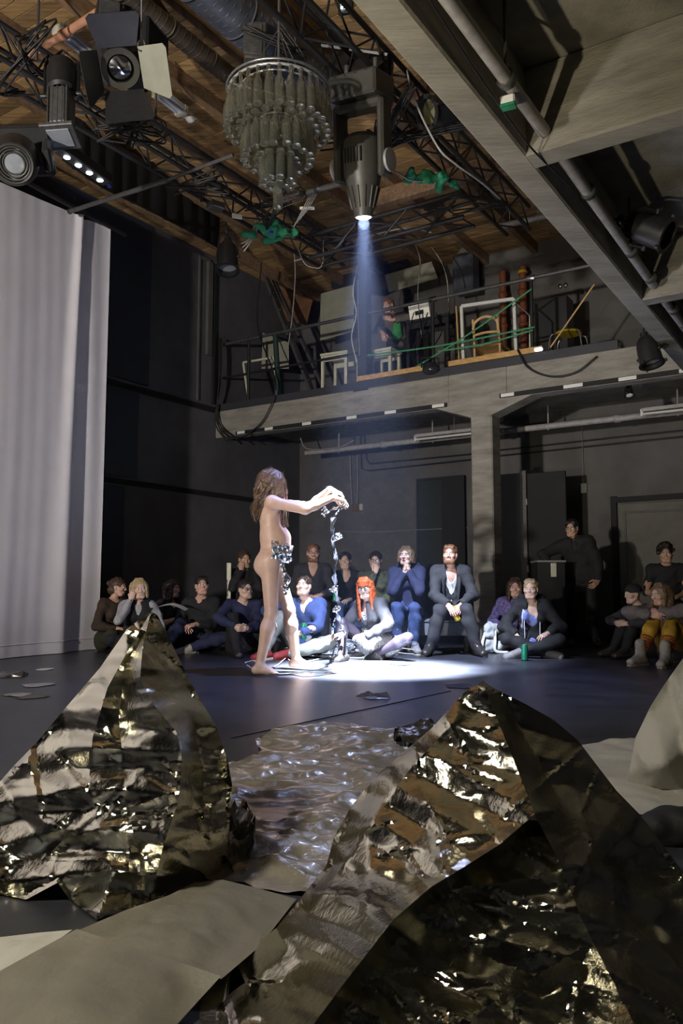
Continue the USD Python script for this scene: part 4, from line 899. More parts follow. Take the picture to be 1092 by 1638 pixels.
# second moving head, dark, behind it to the upper left, pointing away
def dark_head(name, label, c, d, sc=1.0, ring=True):
    T = Thing(name, label, 'stage light', c); M = frame(-unit(d), (1, 0, 0), c) @ np.diag([sc, sc, sc, 1])
    def put(n, m, mat, sm=30, parent=None): m = m.copy(); m.apply_transform(M); return T.part(n, m, mat, sm, parent=parent)
    h = put('head', lathe([(.115, -.01), (.135, -.01), (.150, .03), (.165, .16), (.16, .36), (.12, .42), (0, .43)], 32), 'black_metal')
    for k in range(4): put('ring', lathe([(.118 - .018 * k, -.012 + .010 * k), (.126 - .018 * k, -.020 + .010 * k), (.131 - .018 * k, -.012 + .010 * k), (.126 - .018 * k, -.002 + .010 * k)], 30), 'tin' if ring else 'black_metal', True, parent=h)
    put('lens', lathe([(0, .020), (.03, .018), (.062, .022), (.12, .025)], 24), 'lens_glass', True)
    for s in (-1, 1): put('yoke_arm', cbox((.06, .17, .52), .02, (s * .22, 0, .36)), 'black_metal', False)
    put('base', cbox((.50, .36, .16), .02, (0, 0, .70)), 'black_metal', False)
    return T
c = at(22, 262, Y=5.3); dark_head('moving_head', 'black moving head with ringed lens at the left edge above the curtain', c, (.28, -.75, -.55), 1.0)
# ---- wash light with barn doors (upper left)
def fresnel():
    c = at(192, 108, Y=6.1); d = unit(np.array([.30, -.62, -.72]))
    T = Thing('fresnel_light', 'grey theatre light with open barn doors and round lens below the roof', 'stage light', c); M = frame(d, (1, 0, 0), c)
    def put(n, m, mat, sm=False, parent=None): m = m.copy(); m.apply_transform(M); return T.part(n, m, mat, sm, parent=parent)
    put('housing', cbox((.34, .30, .36), .05, (0, 0, -.20)), 'black_metal')
    put('lens_ring', lathe([(.105, 0), (.15, 0), (.155, .02), (.15, .04), (.105, .035)], 30), 'tin', 30)
    put('lens', lathe([(0, .045), (.05, .036), (.10, .012)], 24), 'chrome', True)
    def door(n, pts, mat):
        m = trimesh.creation.extrude_polygon(Polygon([p[:2] for p in [(-.15, 0), (.15, 0), (.20, .24), (.17, .27), (-.17, .27), (-.20, .24)]]), .006, engine='earcut'); m.apply_transform(pts); put(n, m, mat)
    for k, (a, tilt, mat) in enumerate(((0, .35, 'black_metal'), (math.pi / 2, 1.0, 'black_metal'), (math.pi, .9, 'black_metal'), (-math.pi / 2, .75, 'grey_plate'))):
        R = trimesh.transformations.rotation_matrix(a, [0, 0, 1]) @ trimesh.transformations.translation_matrix([0, .16, .045]) @ trimesh.transformations.rotation_matrix(tilt, [1, 0, 0])
        door('barn_door', R, mat)
    put('yoke', tube([(-.19, 0, -.15), (-.20, -.26, -.25), (.20, -.26, -.25), (.19, 0, -.15)], .018, 4), 'black_metal')
    return T
fresnel()
# flat cases hung beside the wash light
Tw = Thing('hanging_panel', 'tall dark speaker panel hung from the roof beside the barn-door light', 'speaker', at(172, 50, Y=6.4))
Tw.part('cabinet', cbox((.20, .24, .44), .012, at(172, 52, Y=6.5), rot=25), 'black_metal'); Tw.part('grille', cbox((.17, .02, .40), .006, at(172, 52, Y=6.5) + [.05, -.12, 0], rot=25), 'dark_steel')
Tw2 = Thing('hanging_panel', 'large black speaker cabinet under the roof left of the blue duct', 'speaker', at(230, 60, Y=6.6))
Tw2.part('cabinet', cbox((.40, .40, .72), .02, at(222, 62, Y=6.9), rot=-15), 'black_matt'); Tw2.part('bracket', cbox((.06, .42, .05), .01, at(222, 10, Y=6.9), rot=-15), 'black_metal')
# ---- profile spot hanging at the left
def profile():
    c = at(98, 168, Y=5.9); T = Thing('profile_spot', 'long dark profile spotlight hanging from the left truss, shutter lens down', 'stage light', c)
    M = frame((.10, -.25, -1), (1, 0, 0), c)
    def put(n, m, mat, sm=False, parent=None): m = m.copy(); m.apply_transform(M); return T.part(n, m, mat, sm, parent=parent)
    put('barrel', cbox((.17, .19, .40), .035, (0, 0, .08)), 'dark_steel')
    for k in range(5): put('rib', cbox((.012, .20, .36), .004, (-.07 + .035 * k, -.002, .08)), 'dark_steel')
    put('lamp_house', lathe([(.06, -.44), (.10, -.40), (.115, -.30), (.11, -.14), (.085, -.12)], 20), 'black_metal', 30)
    put('gel_holder', cbox((.25, .25, .035), .006, (0, 0, .30)), 'dark_steel'); put('lens', cbox((.17, .17, .012), .004, (0, 0, .322)), 'lens_glass')
    put('yoke', tube([(-.13, 0, -.10), (-.13, .0, -.42), (.0, 0, -.56), (.13, 0, -.42), (.13, 0, -.10)], .013, 4), 'black_metal')
    for s in (-1, 1): put('knob', rod((s * .10, 0, -.10), (s * .16, 0, -.10), .02, 10), 'black_metal', True)
    return T
profile()
# ---- LED batten over the curtain
def batten():
    p, q = at(92, 232, Y=6.6), at(172, 288, Y=7.2); T = Thing('led_batten', 'black LED batten with four white lit dots above the curtain', 'stage light', (p + q) / 2)
    T.part('housing', bar(p, q, .12, .10, .01), 'black_metal')
    for t in (.18, .40, .62, .84):
        c = p + (q - p) * t + np.array([.0, -.0, -.056]); T.part('led', lathe([(0, -.006), (.022, -.006), (.03, .0), (.03, .008)], 14, c=c), 'led_dot', True)
    T.part('blue_clip', cbox((.03, .05, .05), .006, q + [0.02, 0, -.04]), 'blue_tape')
batten()
# ---- big dark wash fixtures on the right truss and their can with olive gel
Tb = Thing('flood_light', 'bulky black floodlight hood clamped above the lit moving head', 'stage light', at(575, 125, Y=6.9))
Mb = frame((-.35, -.55, -.75), (1, 0, 0), at(572, 128, Y=6.9))
for n_, m_, mt in (('hood', hull([(-.27, -.2, -.14), (.27, -.2, -.14), (-.27, .2, -.14), (.27, .2, -.14), (-.2, -.16, .18), (.2, -.16, .18), (-.2, .16, .18), (.2, .16, .18), (-.12, -.1, .30), (.12, -.1, .30), (-.12, .1, .3), (.12, .1, .3)]), 'black_matt'), ('front_frame', cbox((.56, .42, .03), .006, (0, 0, -.15)), 'black_metal'), ('bracket', tube([(-.29, 0, 0), (-.30, .28, .1), (.30, .28, .1), (.29, 0, 0)], .016, 4), 'black_metal')):
    m_ = m_.copy(); m_.apply_transform(Mb); Tb.part(n_, m_, mt)
par_can('par_can', 'black par can with olive gel face hanging beside the concrete beam', at(703, 178, Y=7.0), (-.75, -.45, -.35), .27, .40, hang=at(690, 118, Y=7.2), face='olive_gel')
# ---- tube under the mezzanine with its cans
PB, PZ = 7.69, 3.30
Tp = Thing('scaffold_tube', 'long pale grey scaffold tube under the mezzanine, beside the concrete beam', 'tube', W(-7, PB, PZ))
Tp.part('tube', rod(W(-11.5, PB, PZ), W(-8.19, PB, PZ), .036, 16), 'grey_pipe', True); Tp.part('tube', rod(W(-7.97, PB, PZ), W(-5.41, PB - .02, PZ), .036, 16), 'grey_pipe', True); Tp.part('tube', rod(W(-5.19, PB - .02, PZ), W(-2.6, PB - .02, PZ), .036, 16), 'grey_pipe', True)
for a_ in (-8.75, -7.35, -6.25, -5.62, -4.7, -4.2): clamp(Tp, W(a_, PB, PZ), np.r_[E1, 0], .036)
for a_ in (-8.75, -6.25, -4.2): Tp.part('hanger', rod(W(a_, PB, PZ + .04), W(a_, PB, SLAB), .010, 8), 'dark_steel')
Tp.part('wire', tube(spline([W(-9.6, PB - .05, PZ - .02), W(-8.9, PB - .07, PZ - .06), W(-8.3, PB - .05, PZ - .12), W(-7.6, PB - .05, PZ - .05), W(-6.9, PB - .06, PZ - .02), W(-6.4, PB + .06, PZ + .05)], 8), .006, 6), 'black_cable', True)
hp = W(-6.1, PB, PZ); par_can('par_can', 'black par can pointing down right, middle one on the pale tube', at(1040, 368, Y=5.75), (.62, -.42, -.45), .235, .34, hang=at(990, 356, Y=5.75))
par_can('par_can', 'black par can hanging before the gallery beam at the right edge', at(1038, 566, Y=8.0), (.12, -.25, -1.0), .23, .30, hang=at(1062, 548, Y=8.2))
par_can('par_can', 'large black par can cut off by the top edge', at(868, 2, Y=4.3), (.35, .3, -.55), .34, .40, hang=at(806, 30, Y=4.2))
par_can('par_can', 'small black can with white face hanging under the gallery on the right', at(1005, 628, Y=10.2), (-.1, -.5, -.8), .11, .14, hang=at(1005, 612, Y=10.3), face='tag_white')
Tj = Thing('rigging_clamp', 'dark rigging clamp arm under the slab beside the large can', 'clamp', at(820, 70, Y=4.35))
Tj.part('arm', bar(at(800, 78, Y=4.3), at(845, 62, Y=4.4), .03, .03), 'black_metal'); Tj.part('arm', bar(at(806, 40, Y=4.3), at(842, 26, Y=4.4), .03, .03), 'black_metal'); Tj.part('stem', rod(at(822, 12, Y=4.3), at(826, 118, Y=4.42), .012, 8), 'black_metal')
Ts = Thing('emergency_lamp', 'small white emergency lamp box clipped to the pale tube', 'lamp', at(815, 160, Y=3.95))
Ts.part('box', cbox((.075, .06, .055), .008, at(813, 163, Y=3.95), rot=-25), 'tag_white'); Ts.part('cap', cbox((.078, .062, .014), .004, at(813, 170, Y=3.95), rot=-25), 'green_cloth'); Ts.part('bulb', ball(at(813, 150, Y=3.95), .014, 2), 'chrome', True); Ts.part('bracket', cbox((.05, .09, .045), .006, at(829, 152, Y=4.0), rot=-25), 'dark_steel')
# ---- bottle chandelier
def chandelier():
    c = at(445, 152, Y=6.0); T = Thing('chandelier', 'round chandelier of clear glass bottles hanging bottoms down in tiers', 'chandelier', c)
    prof = np.array([(.0, 0), (.026, 0), (.036, .006), (.0375, .02), (.0375, .155), (.034, .18), (.018, .215), (.0145, .235), (.0145, .285), (.017, .287), (.017, .300), (0, .300)])
    inner = np.array([(0, .016), (.022, .010), (.034, .016), (.0348, .03), (.0348, .155), (.031, .178), (.015, .213), (.0115, .236), (.0115, .296), (0, .296)])[::-1]
    bt = trimesh.util.concatenate([lathe(prof, 16), lathe(inner, 16)])
    for r, z, n, off in ((.385, 0, 30, 0), (.30, .0, 20, .1), (.255, -.24, 20, .0), (.16, -.25, 12, .2), (.115, -.43, 9, .1), (.055, -.44, 4, .3), (0, -.62, 1, 0)):
        for k in range(n):
            a = 2 * math.pi * k / n + off; g = rng.normal(size=2) * .02
            m = bt.copy(); m.apply_translation((0, 0, -.31)); m.apply_transform(trimesh.transformations.rotation_matrix(g[0], [1, 0, 0]) @ trimesh.transformations.rotation_matrix(g[1], [0, 1, 0])); m.apply_translation(c + [r * math.cos(a), r * math.sin(a), z])
            T.part('bottle', m, 'bottle_glass', 40)
    for r, z in ((.385, 0.0), (.30, .01), (.255, -.235), (.16, -.24), (.115, -.42)):
        t = np.linspace(0, 2 * np.pi, 41); T.part('ring', tube(np.stack([c[0] + r * np.cos(t), c[1] + r * np.sin(t), c[2] + z + 0 * t], -1), .011 if r > .3 else .007, 8, cap=False), 'alu', True)
    t = np.linspace(0, 2 * np.pi, 41); T.part('ring_band', tube(np.stack([c[0] + .40 * np.cos(t), c[1] + .40 * np.sin(t), c[2] + .03 + 0 * t], -1), .010, 8, cap=False), 'steel', True)
    for k in range(4):
        a = k * math.pi / 2 + .4; T.part('spoke', rod(c, c + [.385 * math.cos(a), .385 * math.sin(a), 0], .008, 8), 'alu', True); T.part('chain', rod(c + [.255 * math.cos(a), .255 * math.sin(a), -.235], c + [.30 * math.cos(a), .30 * math.sin(a), 0.0], .003, 6), 'steel')
        T.part('chain', rod(c + [.30 * math.cos(a), .30 * math.sin(a), 0], c + [0, 0, .55], .003, 6), 'steel')
    T.part('stem', rod(c + [0, 0, -.42], c + [0, 0, 1.3], .010, 8), 'steel')
chandelier()
Tc = Thing('junction_box', 'grey metal box hung above the chandelier ring', 'box', at(407, 70, Y=6.5)); Tc.part('box', cbox((.19, .16, .34), .012, at(408, 72, Y=6.6), rot=8), 'tin'); Tc.part('lid', cbox((.16, .012, .28), .004, at(408, 72, Y=6.6) + [-.01, -.085, 0], rot=8), 'dark_steel')
# ---- ducts, fluorescent fittings and pipes at the roof
def spiral_duct(label, p, q, r, mat='duct_grey', step=.075):
    T = Thing('air_duct', label, 'duct', p); T.part('duct', rod(p, q, r, 36), mat, True); L = np.linalg.norm(q - p); n = int(L / .55); d = (q - p) / L
    for k in range(1, n): T.part('seam', tube([p + d * .55 * k - d * .012, p + d * .55 * k + d * .012], r + .006, 36), mat, True)
    turns = int(L / step); t = np.linspace(0, 1, turns * 14); x = unit(np.cross(d, [0, 0, 1])); z = np.cross(x, d)
    T.part('spiral_rib', tube(p + d * L * t[:, None] + (r + .001) * (np.cos(t * turns * 2 * np.pi)[:, None] * x + np.sin(t * turns * 2 * np.pi)[:, None] * z), .0045, 4), mat, True, kind='stuff'); return T
spiral_duct('large blue-grey spiral duct running under the roof behind the chandelier', W(-9.6, 4.74, 5.70), W(-5.8, 4.74, 5.70), .21)
spiral_duct('small dull spiral duct under the roof, left of the large one', W(-8.6, 4.0, 5.82), W(-5.6, 4.0, 5.82), .09, 'duct_brown')
for lab, p, q in (('blue-white fluorescent fitting on the roof at the top left', at(96, 46, z=6.12), at(152, 92, z=6.12)), ('blue-white fluorescent fitting on the roof beside the barn-door light', at(254, 147, z=6.12), at(290, 176, z=6.12))):
    T = Thing('fluorescent_fitting', lab, 'lamp', (p + q) / 2); d = unit(q - p); x = unit(np.cross(d, [0, 0, 1]))
    T.part('housing', bar(p, q, .15, .05), 'white_paint')
    for s in (-1, 1): T.part('tube_lamp', rod(p + d * .04 + x * s * .04 + [0, 0, -.04], q - d * .04 + x * s * .04 + [0, 0, -.04], .016, 10), 'pale_blue', True)
    T.part('end_cap', cbox((.16, .06, .09), .006, q + [0, 0, -.01], rot=math.degrees(math.atan2(d[1], d[0])) + 90), 'cream_paint'); T.part('end_cap', cbox((.16, .06, .09), .006, p + [0, 0, -.01], rot=math.degrees(math.atan2(d[1], d[0])) + 90), 'cream_paint')
T = Thing('smoke_detector', 'round white detector on a roof rafter left of the chandelier', 'detector', at(302, 188, z=6.1)); T.part('plate', cbox((.20, .09, .02), .005, at(300, 187, z=6.12), rot=40), 'white_paint'); T.part('dome', lathe([(0, -.05), (.035, -.045), (.055, -.02), (.06, 0)], 20, c=at(305, 190, z=6.11)), 'white_paint', True)
single('roof_pipe', [rod(at(30, 100, z=5.95), at(92, 62, z=5.95), .034, 12), rod(at(92, 62, z=5.95), at(172, 10, z=5.95), .040, 12), rod(at(98, 58, z=5.95), at(104, 54, z=5.95), .05, 12)], 'orange_pipe', 'orange-painted pipe under the roof at the top left', 'pipe', True)
T = Thing('boom_pole', 'dark boom pole reaching from the curtain top to the left truss', 'pole', at(110, 338, Y=9.0)); T.part('pole', rod(at(112, 338, Y=9.2), at(268, 288, Y=7.6), .026, 10), 'dark_steel', True); T.part('end_cap', ball(at(112, 338, Y=9.2), .034, 2), 'black_metal', True); T.part('pole', rod(at(268, 288, Y=7.6), at(372, 248, Y=7.0), .018, 10), 'dark_steel', True)
T = Thing('led_flood', 'flat panel lamp with a grid of white dots at the top edge', 'stage light', at(553, 8, Y=6.8)); T.part('housing', cbox((.14, .05, .20), .01, at(553, 6, Y=6.85), rot=-12), 'black_metal')
for i_ in range(3):
    for j_ in range(4): T.part('led', cbox((.026, .01, .026), .004, at(553, 6, Y=6.85) + np.array([-.036 + .036 * i_, -.030 + .010 * i_, -.060 + .042 * j_])), 'led_dot')
T = Thing('roof_beam_marker', 'pink-painted steel channel under the roof beyond the right truss', 'beam', at(668, 155, Y=8.4)); T.part('channel', bar(at(632, 168, Y=8.8), at(690, 140, Y=8.2), .12, .10), 'orange_pipe'); T.part('slot', bar(at(652, 158, Y=8.55), at(668, 151, Y=8.4), .125, .04), 'rafter')
# ---- black border cloth and curtain
T = Thing('border_cloth', 'black cloth border hanging from the left truss in front of the wall top', 'cloth', at(260, 330, Y=9))
pp = [at(100, 255, Y=8.6), at(165, 300, Y=9.2), at(230, 332, Y=10.0), at(300, 368, Y=10.9), at(352, 398, Y=11.8)]
s = spline(pp, 10); top = s + [0, 0, .62]; n_ = len(s); wob = .03 * np.sin(np.arange(n_) * 1.7)
nn = np.array([E2[0], E2[1], 0]); V = np.vstack([s + nn * wob[:, None], top + nn * wob[:, None] * .5, top + nn * (wob[:, None] * .5 - .012), s + nn * (wob[:, None] - .012)])
f = [];
for k in range(n_ - 1):
    for r_ in range(4): a_, b_ = r_ * n_, ((r_ + 1) % 4) * n_; f += [[a_ + k, a_ + k + 1, b_ + k + 1], [a_ + k, b_ + k + 1, b_ + k]]
T.part('cloth', trimesh.Trimesh(V, f, process=False), 'black_matt', True); T.part('hem', tube(s, .012, 6), 'black_matt', True)
# ---- cables on the trusses
CB = dict(smooth=True)
def cable(label, pts, r=.008, mat='black_cable', group=None, n=8): single('cable', tube(spline(pts, n), r, 6), mat, label, 'cable', True, group)
cable('pale cable looping down from the right truss across the dark wall', [at(650, 112, Y=6.9), at(665, 165, Y=6.8), at(700, 235, Y=6.8), at(728, 262, Y=6.9), at(770, 292, Y=7.3), at(800, 318, Y=7.8)], .010, 'grey_cable')
cable('pale cable from the moving head to the green bundle', [at(612, 272, Y=7.2), at(635, 276, Y=7.3), at(655, 288, Y=7.4), at(675, 290, Y=7.5)], .009, 'grey_cable')
cable('thin white cable hooked below the far truss', [at(476, 396, Y=10.0), at(486, 420, Y=10.1), at(500, 428, Y=10.1), at(515, 424, Y=10.1), at(517, 384, Y=10.0)], .008, 'grey_cable')
cable('pale wire strung across the gallery opening at roof height', [at(470, 418, Y=11), at(520, 402, Y=11), at(590, 378, Y=11), at(650, 365, Y=10.5), at(690, 372, Y=10.2)], .012, 'grey_cable')
for i_ in range(4): cable(['first', 'second', 'third', 'fourth'][i_] + ' grey cable from the right in the bunch behind the white strip lamp', [at(512 - 3 * i_, 300, Y=8.4), at(498 - 3 * i_, 325, Y=8.5), at(485 - 5 * i_, 345 + 6 * i_, Y=8.6)], .006, 'grey_cable', 'grey cable bunch under the roof')
for i_ in range(3): cable(['first', 'second', 'third'][i_] + ' pale cable from the right in the bunch below the left green cloth', [at(418 - 4 * i_, 352, Y=9), at(404 - 3 * i_, 382, Y=9.1), at(390 - 2 * i_, 402 - 6 * i_, Y=9.2)], .009, 'grey_cable', 'pale cable bunch by the left green cloth')
for i_, (px, py, Y) in enumerate(((40, 95, 6.0), (205, 215, 6.6), (330, 300, 7.6), (420, 345, 8.6), (600, 215, 6.9), (660, 230, 7.2), (745, 330, 8.6), (480, 60, 6.4))):
    g = hsh(90 + i_); P0 = at(px, py, Y=Y); P = [P0 + np.cumsum(g.normal(size=(7, 3)) * [.12, .10, .05], 0)[k] for k in range(7)]
    single('cable_bundle', [tube(spline(np.array(P) + g.normal(size=(7, 3)) * .03, 6), .008, 6) for _ in range(4)], 'black_cable', ['black cables tangled on the left truss at the left edge', 'black cables tangled below the barn-door light', 'black cables tangled where the left truss passes the boom pole', 'black cables tangled near the left green cloth', 'black cables tangled behind the moving head base', 'black cables tangled on the right truss above the green bundle', 'black cables tangled at the far end of the right truss', 'black cables tangled above the chandelier'][i_], 'cables', True)
def green(label, c, sc):
    G = Field(); g = hsh(int(sc * 1000))
    for k in range(12): p = c + g.normal(size=3) * [.10, .06, .028] * sc; G.cap(p, p + g.normal(size=3) * [.10, .05, .025] * sc, .040 * sc, .024 * sc, k=.02)
    single('green_cloth_bundle', nets(G, .012, .008, 14), 'green_cloth', label, 'cloth', True)
green('green cloth bundle tied to the right truss', at(693, 287, Y=7.5), 1.1); green('green cloth bundle tied to the far left truss with a blue clip', at(430, 372, Y=8.9), 1.15)
single('blue_clip', cbox((.05, .04, .05), .008, at(433, 372, Y=8.75), rot=20), 'blue_tape', 'small blue clip on the left green cloth bundle', 'clip')
single('steel_block', cbox((.16, .14, .07), .01, at(345, 330, Y=8.2), rot=35), 'dark_steel', 'dark metal base plate at the far end of the left truss', 'plate')
single('white_label', cbox((.11, .012, .055), .003, at(379, 346, Y=8.3), rot=20), 'tag_white', 'white label plate on the dark fixture at the far left truss', 'label')
par_can('par_can', 'black spotlight with grey grille hanging at the left end of the gallery', at(364, 415, Y=11.0), (.05, -.3, -1), .30, .46, hang=at(362, 368, Y=11.1))
T = Thing('cross_pipe', 'grey pipe crossing between the trusses behind the moving head', 'pipe', at(500, 300, Y=8.2)); T.part('pipe', rod(at(440, 322, Y=8.6), at(565, 288, Y=7.9), .03, 12), 'dark_steel', True); T.part('coupler', rod(at(505, 303, Y=8.22), at(513, 301, Y=8.18), .045, 12), 'black_metal', True)
single('white_tag', cbox((.17, .012, .035), .003, at(491, 333, Y=8.9), rot=0), 'tag_white', 'white strip lamp hanging behind the grey cable bunch', 'lamp')
T = Thing('pulley_hook', 'steel pulley hook on a cord below the large black cabinet', 'hook', at(226, 70, Y=6.0)); T.part('cord', rod(at(226, -10, Y=6.0), at(226, 60, Y=6.0), .005, 6), 'grey_cable'); T.part('ring', tube([at(226, 73, Y=6.0) + np.array([.028 * math.cos(t), 0, .045 * math.sin(t)]) for t in np.linspace(0, 2 * np.pi, 17)], .008, 6, cap=False), 'chrome', True)
# ================================================================ curtain, foil, sheets and things on the floor
from scipy.interpolate import LinearNDInterpolator
import shapely
# ---- curtain
def curtain():
    A0, A1 = at(157, 940, Y=10.0)[:2], at(0, 940, Y=8.6)[:2]; d = unit(A1 - A0); n2 = np.array([d[1], -d[0]]); n2 = n2 if n2[0] > 0 else -n2
    L, ns, nz = 9.5, 420, 40  # unseen near stretch of cloth is added as a bright reflector for the foil
    S = np.linspace(0, L, ns); t = np.linspace(0, 1, nz); Sg, Tg = np.meshgrid(S, t)
    zt = 5.32 - .115 * np.minimum(Sg, 4)
    g = .014 * np.sin(Sg * 2.1 + .6 * np.sin(Sg * 2.3) + .8 * Tg) + .0035 * np.sin(Sg * 9.5 + 1.3 * Tg + np.sin(Sg * 4)) * (1.1 - .8 * Tg) + .0015 * np.sin(Sg * 31 + 2 * np.sin(3 * Tg))
    sg = .44; w = .05 + .20 * (1 - Tg)
    g += -.10 * np.exp(-((Sg - sg) / w) ** 2) * (.35 + .65 * Tg) + .08 * np.exp(-((Sg - sg - .10 - .12 * (1 - Tg)) / (w * .7)) ** 2)
    g += .03 * np.exp(-Sg / .05)
    hem = .03 * np.sin(Sg * 9) * (Tg < .03)
    V = np.stack([A0[0] + d[0] * Sg + n2[0] * g, A0[1] + d[1] * Sg + n2[1] * g, .006 + hem * 0 + zt * Tg], -1)
    V2 = V - np.r_[n2, 0] * .006
    i, j = np.meshgrid(np.arange(nz - 1), np.arange(ns - 1), indexing='ij'); q = np.stack([i * ns + j, i * ns + j + 1, (i + 1) * ns + j + 1, (i + 1) * ns + j], -1).reshape(-1, 4)
    T = Thing('curtain', 'tall pale grey hanging curtain at the left edge, reaching the floor', 'curtain', (A0[0], A0[1], 0))
    T.part('cloth', (np.vstack([V.reshape(-1, 3), V2.reshape(-1, 3)]), np.vstack([q, q[:, ::-1] + ns * nz])), 'curtain_cloth', True)
    T.part('hem', tube(V[1], .010, 6), 'curtain_cloth', True)
    p0, p1 = V[-1, 0] + [0, 0, .01], V[-1, -1] + [0, 0, .01]; T.part('rail', rod(p0 + (p0 - p1) * .03, p1, .028, 10), 'black_metal', True)
curtain()
# ---- crumpled shells
def plin(P, n, seed, box, ax=1.0):
    """Piecewise linear random facets over the plane of P."""
    g = hsh(seed); q = np.c_[g.uniform(box[0] - 80, box[2] + 80, n), g.uniform(box[1] - 80, box[3] + 80, n)]
    return LinearNDInterpolator(q * [1, ax], g.uniform(-1, 1, n), fill_value=0)(P * [1, ax])
def px_shell(outline, inner, step, crumple, seed, depth, fold=None, lines=(), rough=0.0, aniso=1.0, creases=0):
    """outline, inner: (px, py, Y or None = on the floor). A front with crumples and a back with its own, closed along the outline."""
    def res(p): 
        return p[2] if p[2] is not None else at(p[0], p[1], z=0.004)[1]
    ctrl = [(p[0], p[1], res(p)) for p in outline] + [(p[0], p[1], res(p)) for p in inner]
    for ln in lines:
        for a, b in zip(ln[:-1], ln[1:]):
            for t in np.linspace(0, 1, 9): ctrl.append(tuple((1 - t) * np.array([a[0], a[1], res(a)]) + t * np.array([b[0], b[1], res(b)])))
    ctrl = np.array(ctrl); g = hsh(seed)
    o = np.array([(p[0], p[1]) for p in outline], float); dense = []
    for a, b in zip(o, np.roll(o, -1, 0)):
        m = max(int(np.linalg.norm(b - a) / step), 1); dense += [a + (b - a) * k / m for k in range(m)]
    dense = np.array(dense); floorish = []
    poly = Polygon(dense)
    x0, y0, x1, y1 = poly.bounds
    xs, ys = np.arange(x0, x1, step * aniso), np.arange(y0, y1, step); G = np.stack(np.meshgrid(xs, ys), -1).reshape(-1, 2); G = G + g.uniform(-.22, .22, G.shape) * [step * aniso, step]
    rid = np.vstack([np.array([np.array(a[:2]) + (np.array(b[:2]) - np.array(a[:2])) * t for t in np.arange(0, 1, step / max(np.hypot(b[0] - a[0], b[1] - a[1]), 1))]) for ln in lines for a, b in zip(ln[:-1], ln[1:])]) if len(lines) else np.zeros((0, 2))
    if len(rid):
        rid = rid[shapely.contains_xy(poly.buffer(-step * .6), rid[:, 0], rid[:, 1])]; keep = []
        for k_, r_ in enumerate(rid):
            if not keep or np.hypot(*(rid[keep] - r_).T).min() > step * .55: keep.append(k_)
        rid = rid[keep]; G = G[cKDTree(rid).query(G)[0] > step * .6]
    inside = shapely.contains_xy(poly.buffer(-step * .45), G[:, 0], G[:, 1]); P = np.vstack([dense, rid, G[inside]]); nb = len(dense)
    Y = LinearNDInterpolator(ctrl[:, :2], ctrl[:, 2])(P); nn = cKDTree(ctrl[:, :2]).query(P)[1]; Y = np.where(np.isnan(Y), ctrl[nn, 2], Y)
    D = np.zeros(len(P))
    for n, amp, ax in crumple: D += amp * plin(P, n, seed + n, (x0, y0, x1, y1), ax)
    if fold:
        per, amp, dx = fold; ph = (P[:, 1] + dx * P[:, 0] + 12 * np.sin(P[:, 0] / 70)) / per; D += amp * (np.abs((ph % 1) - .5) * 4 - 1)
    for _ in range(creases):
        c = g.uniform((x0, y0), (x1, y1)); an = g.normal() * .5 + (0 if g.random() < .6 else 1.3); L = g.uniform(25, 110); u = np.array([math.cos(an), math.sin(an)]); q = P - c
        l_ = q @ u; w_ = np.abs(q @ np.array([-u[1], u[0]])); D -= g.uniform(.003, .008) * np.maximum(0, 1 - w_ / 7.0) * np.clip((L - np.abs(l_)) / 20, 0, 1)
    D += rough * g.normal(size=len(P))
    tri = Delaunay(P * [1 / aniso, 1]).simplices; c = P[tri].mean(1); tri = tri[shapely.contains_xy(poly, c[:, 0], c[:, 1])]
    e = cKDTree(dense).query(P)[0]; fade = np.clip(e / (1.3 * step), .3, 1)
    front = np.array([at(p[0], p[1], Y=y) for p, y in zip(P, Y + D * fade)])
    back_b = np.minimum(e / 130.0, 1); Yb = Y + .012 + depth * np.sqrt(back_b * (2 - back_b)) + np.abs(D) * .6 * (e > 0)
    Yb[:nb] = (Y + D * fade)[:nb]
    back = np.array([at(p[0], p[1], Y=y) for p, y in zip(P, Yb)])
    front[:, 2] = np.maximum(front[:, 2], .004); back[:, 2] = np.maximum(back[:, 2], .003)
    a, b, cc = front[tri[0]]
    if np.cross(b - a, cc - a) @ (a - O) > 0: tri = tri[:, ::-1]
    return trimesh.Trimesh(front, tri, process=False), trimesh.Trimesh(back, tri[:, ::-1], process=False)
FA_out = [(241, 977, 2.36), (252, 984, 2.36), (275, 1030, 2.36), (300, 1082, 2.34), (322, 1122, 2.32), (346, 1162, 2.28), (364, 1215, 2.24), (371, 1255, 2.22), (366, 1330, 2.20), (372, 1385, None), (330, 1408, None), (272, 1432, None), (215, 1452, None), (155, 1471, None), (112, 1440, None), (92, 1412, 2.00), (40, 1440, None), (2, 1432, None), (-70, 1450, None), (-130, 1400, 2.15), (-110, 1330, 2.22), (-50, 1275, 2.28), (0, 1250, 2.30), (22, 1225, 2.31), (58, 1188, 2.32), (105, 1132, 2.33), (160, 1068, 2.34), (203, 1006, 2.35)]
FA_lines = [[(241, 979, 2.36), (205, 1040, 2.30), (172, 1100, 2.23), (148, 1180, 2.17), (143, 1240, 2.13), (155, 1315, 2.07), (180, 1400, 1.97)],
            [(241, 979, 2.36), (228, 1035, 2.22), (224, 1085, 2.14), (244, 1125, 2.08), (283, 1172, 2.02), (292, 1220, 2.0), (284, 1285, 1.98), (262, 1350, 1.95), (240, 1440, None)],
            [(245, 985, 2.36), (200, 1060, 2.30), (190, 1150, 2.20), (200, 1250, 2.10), (215, 1350, 2.02)],
            [(250, 990, 2.36), (275, 1090, 2.24), (310, 1160, 2.20), (325, 1240, 2.15), (318, 1330, 2.10)]]
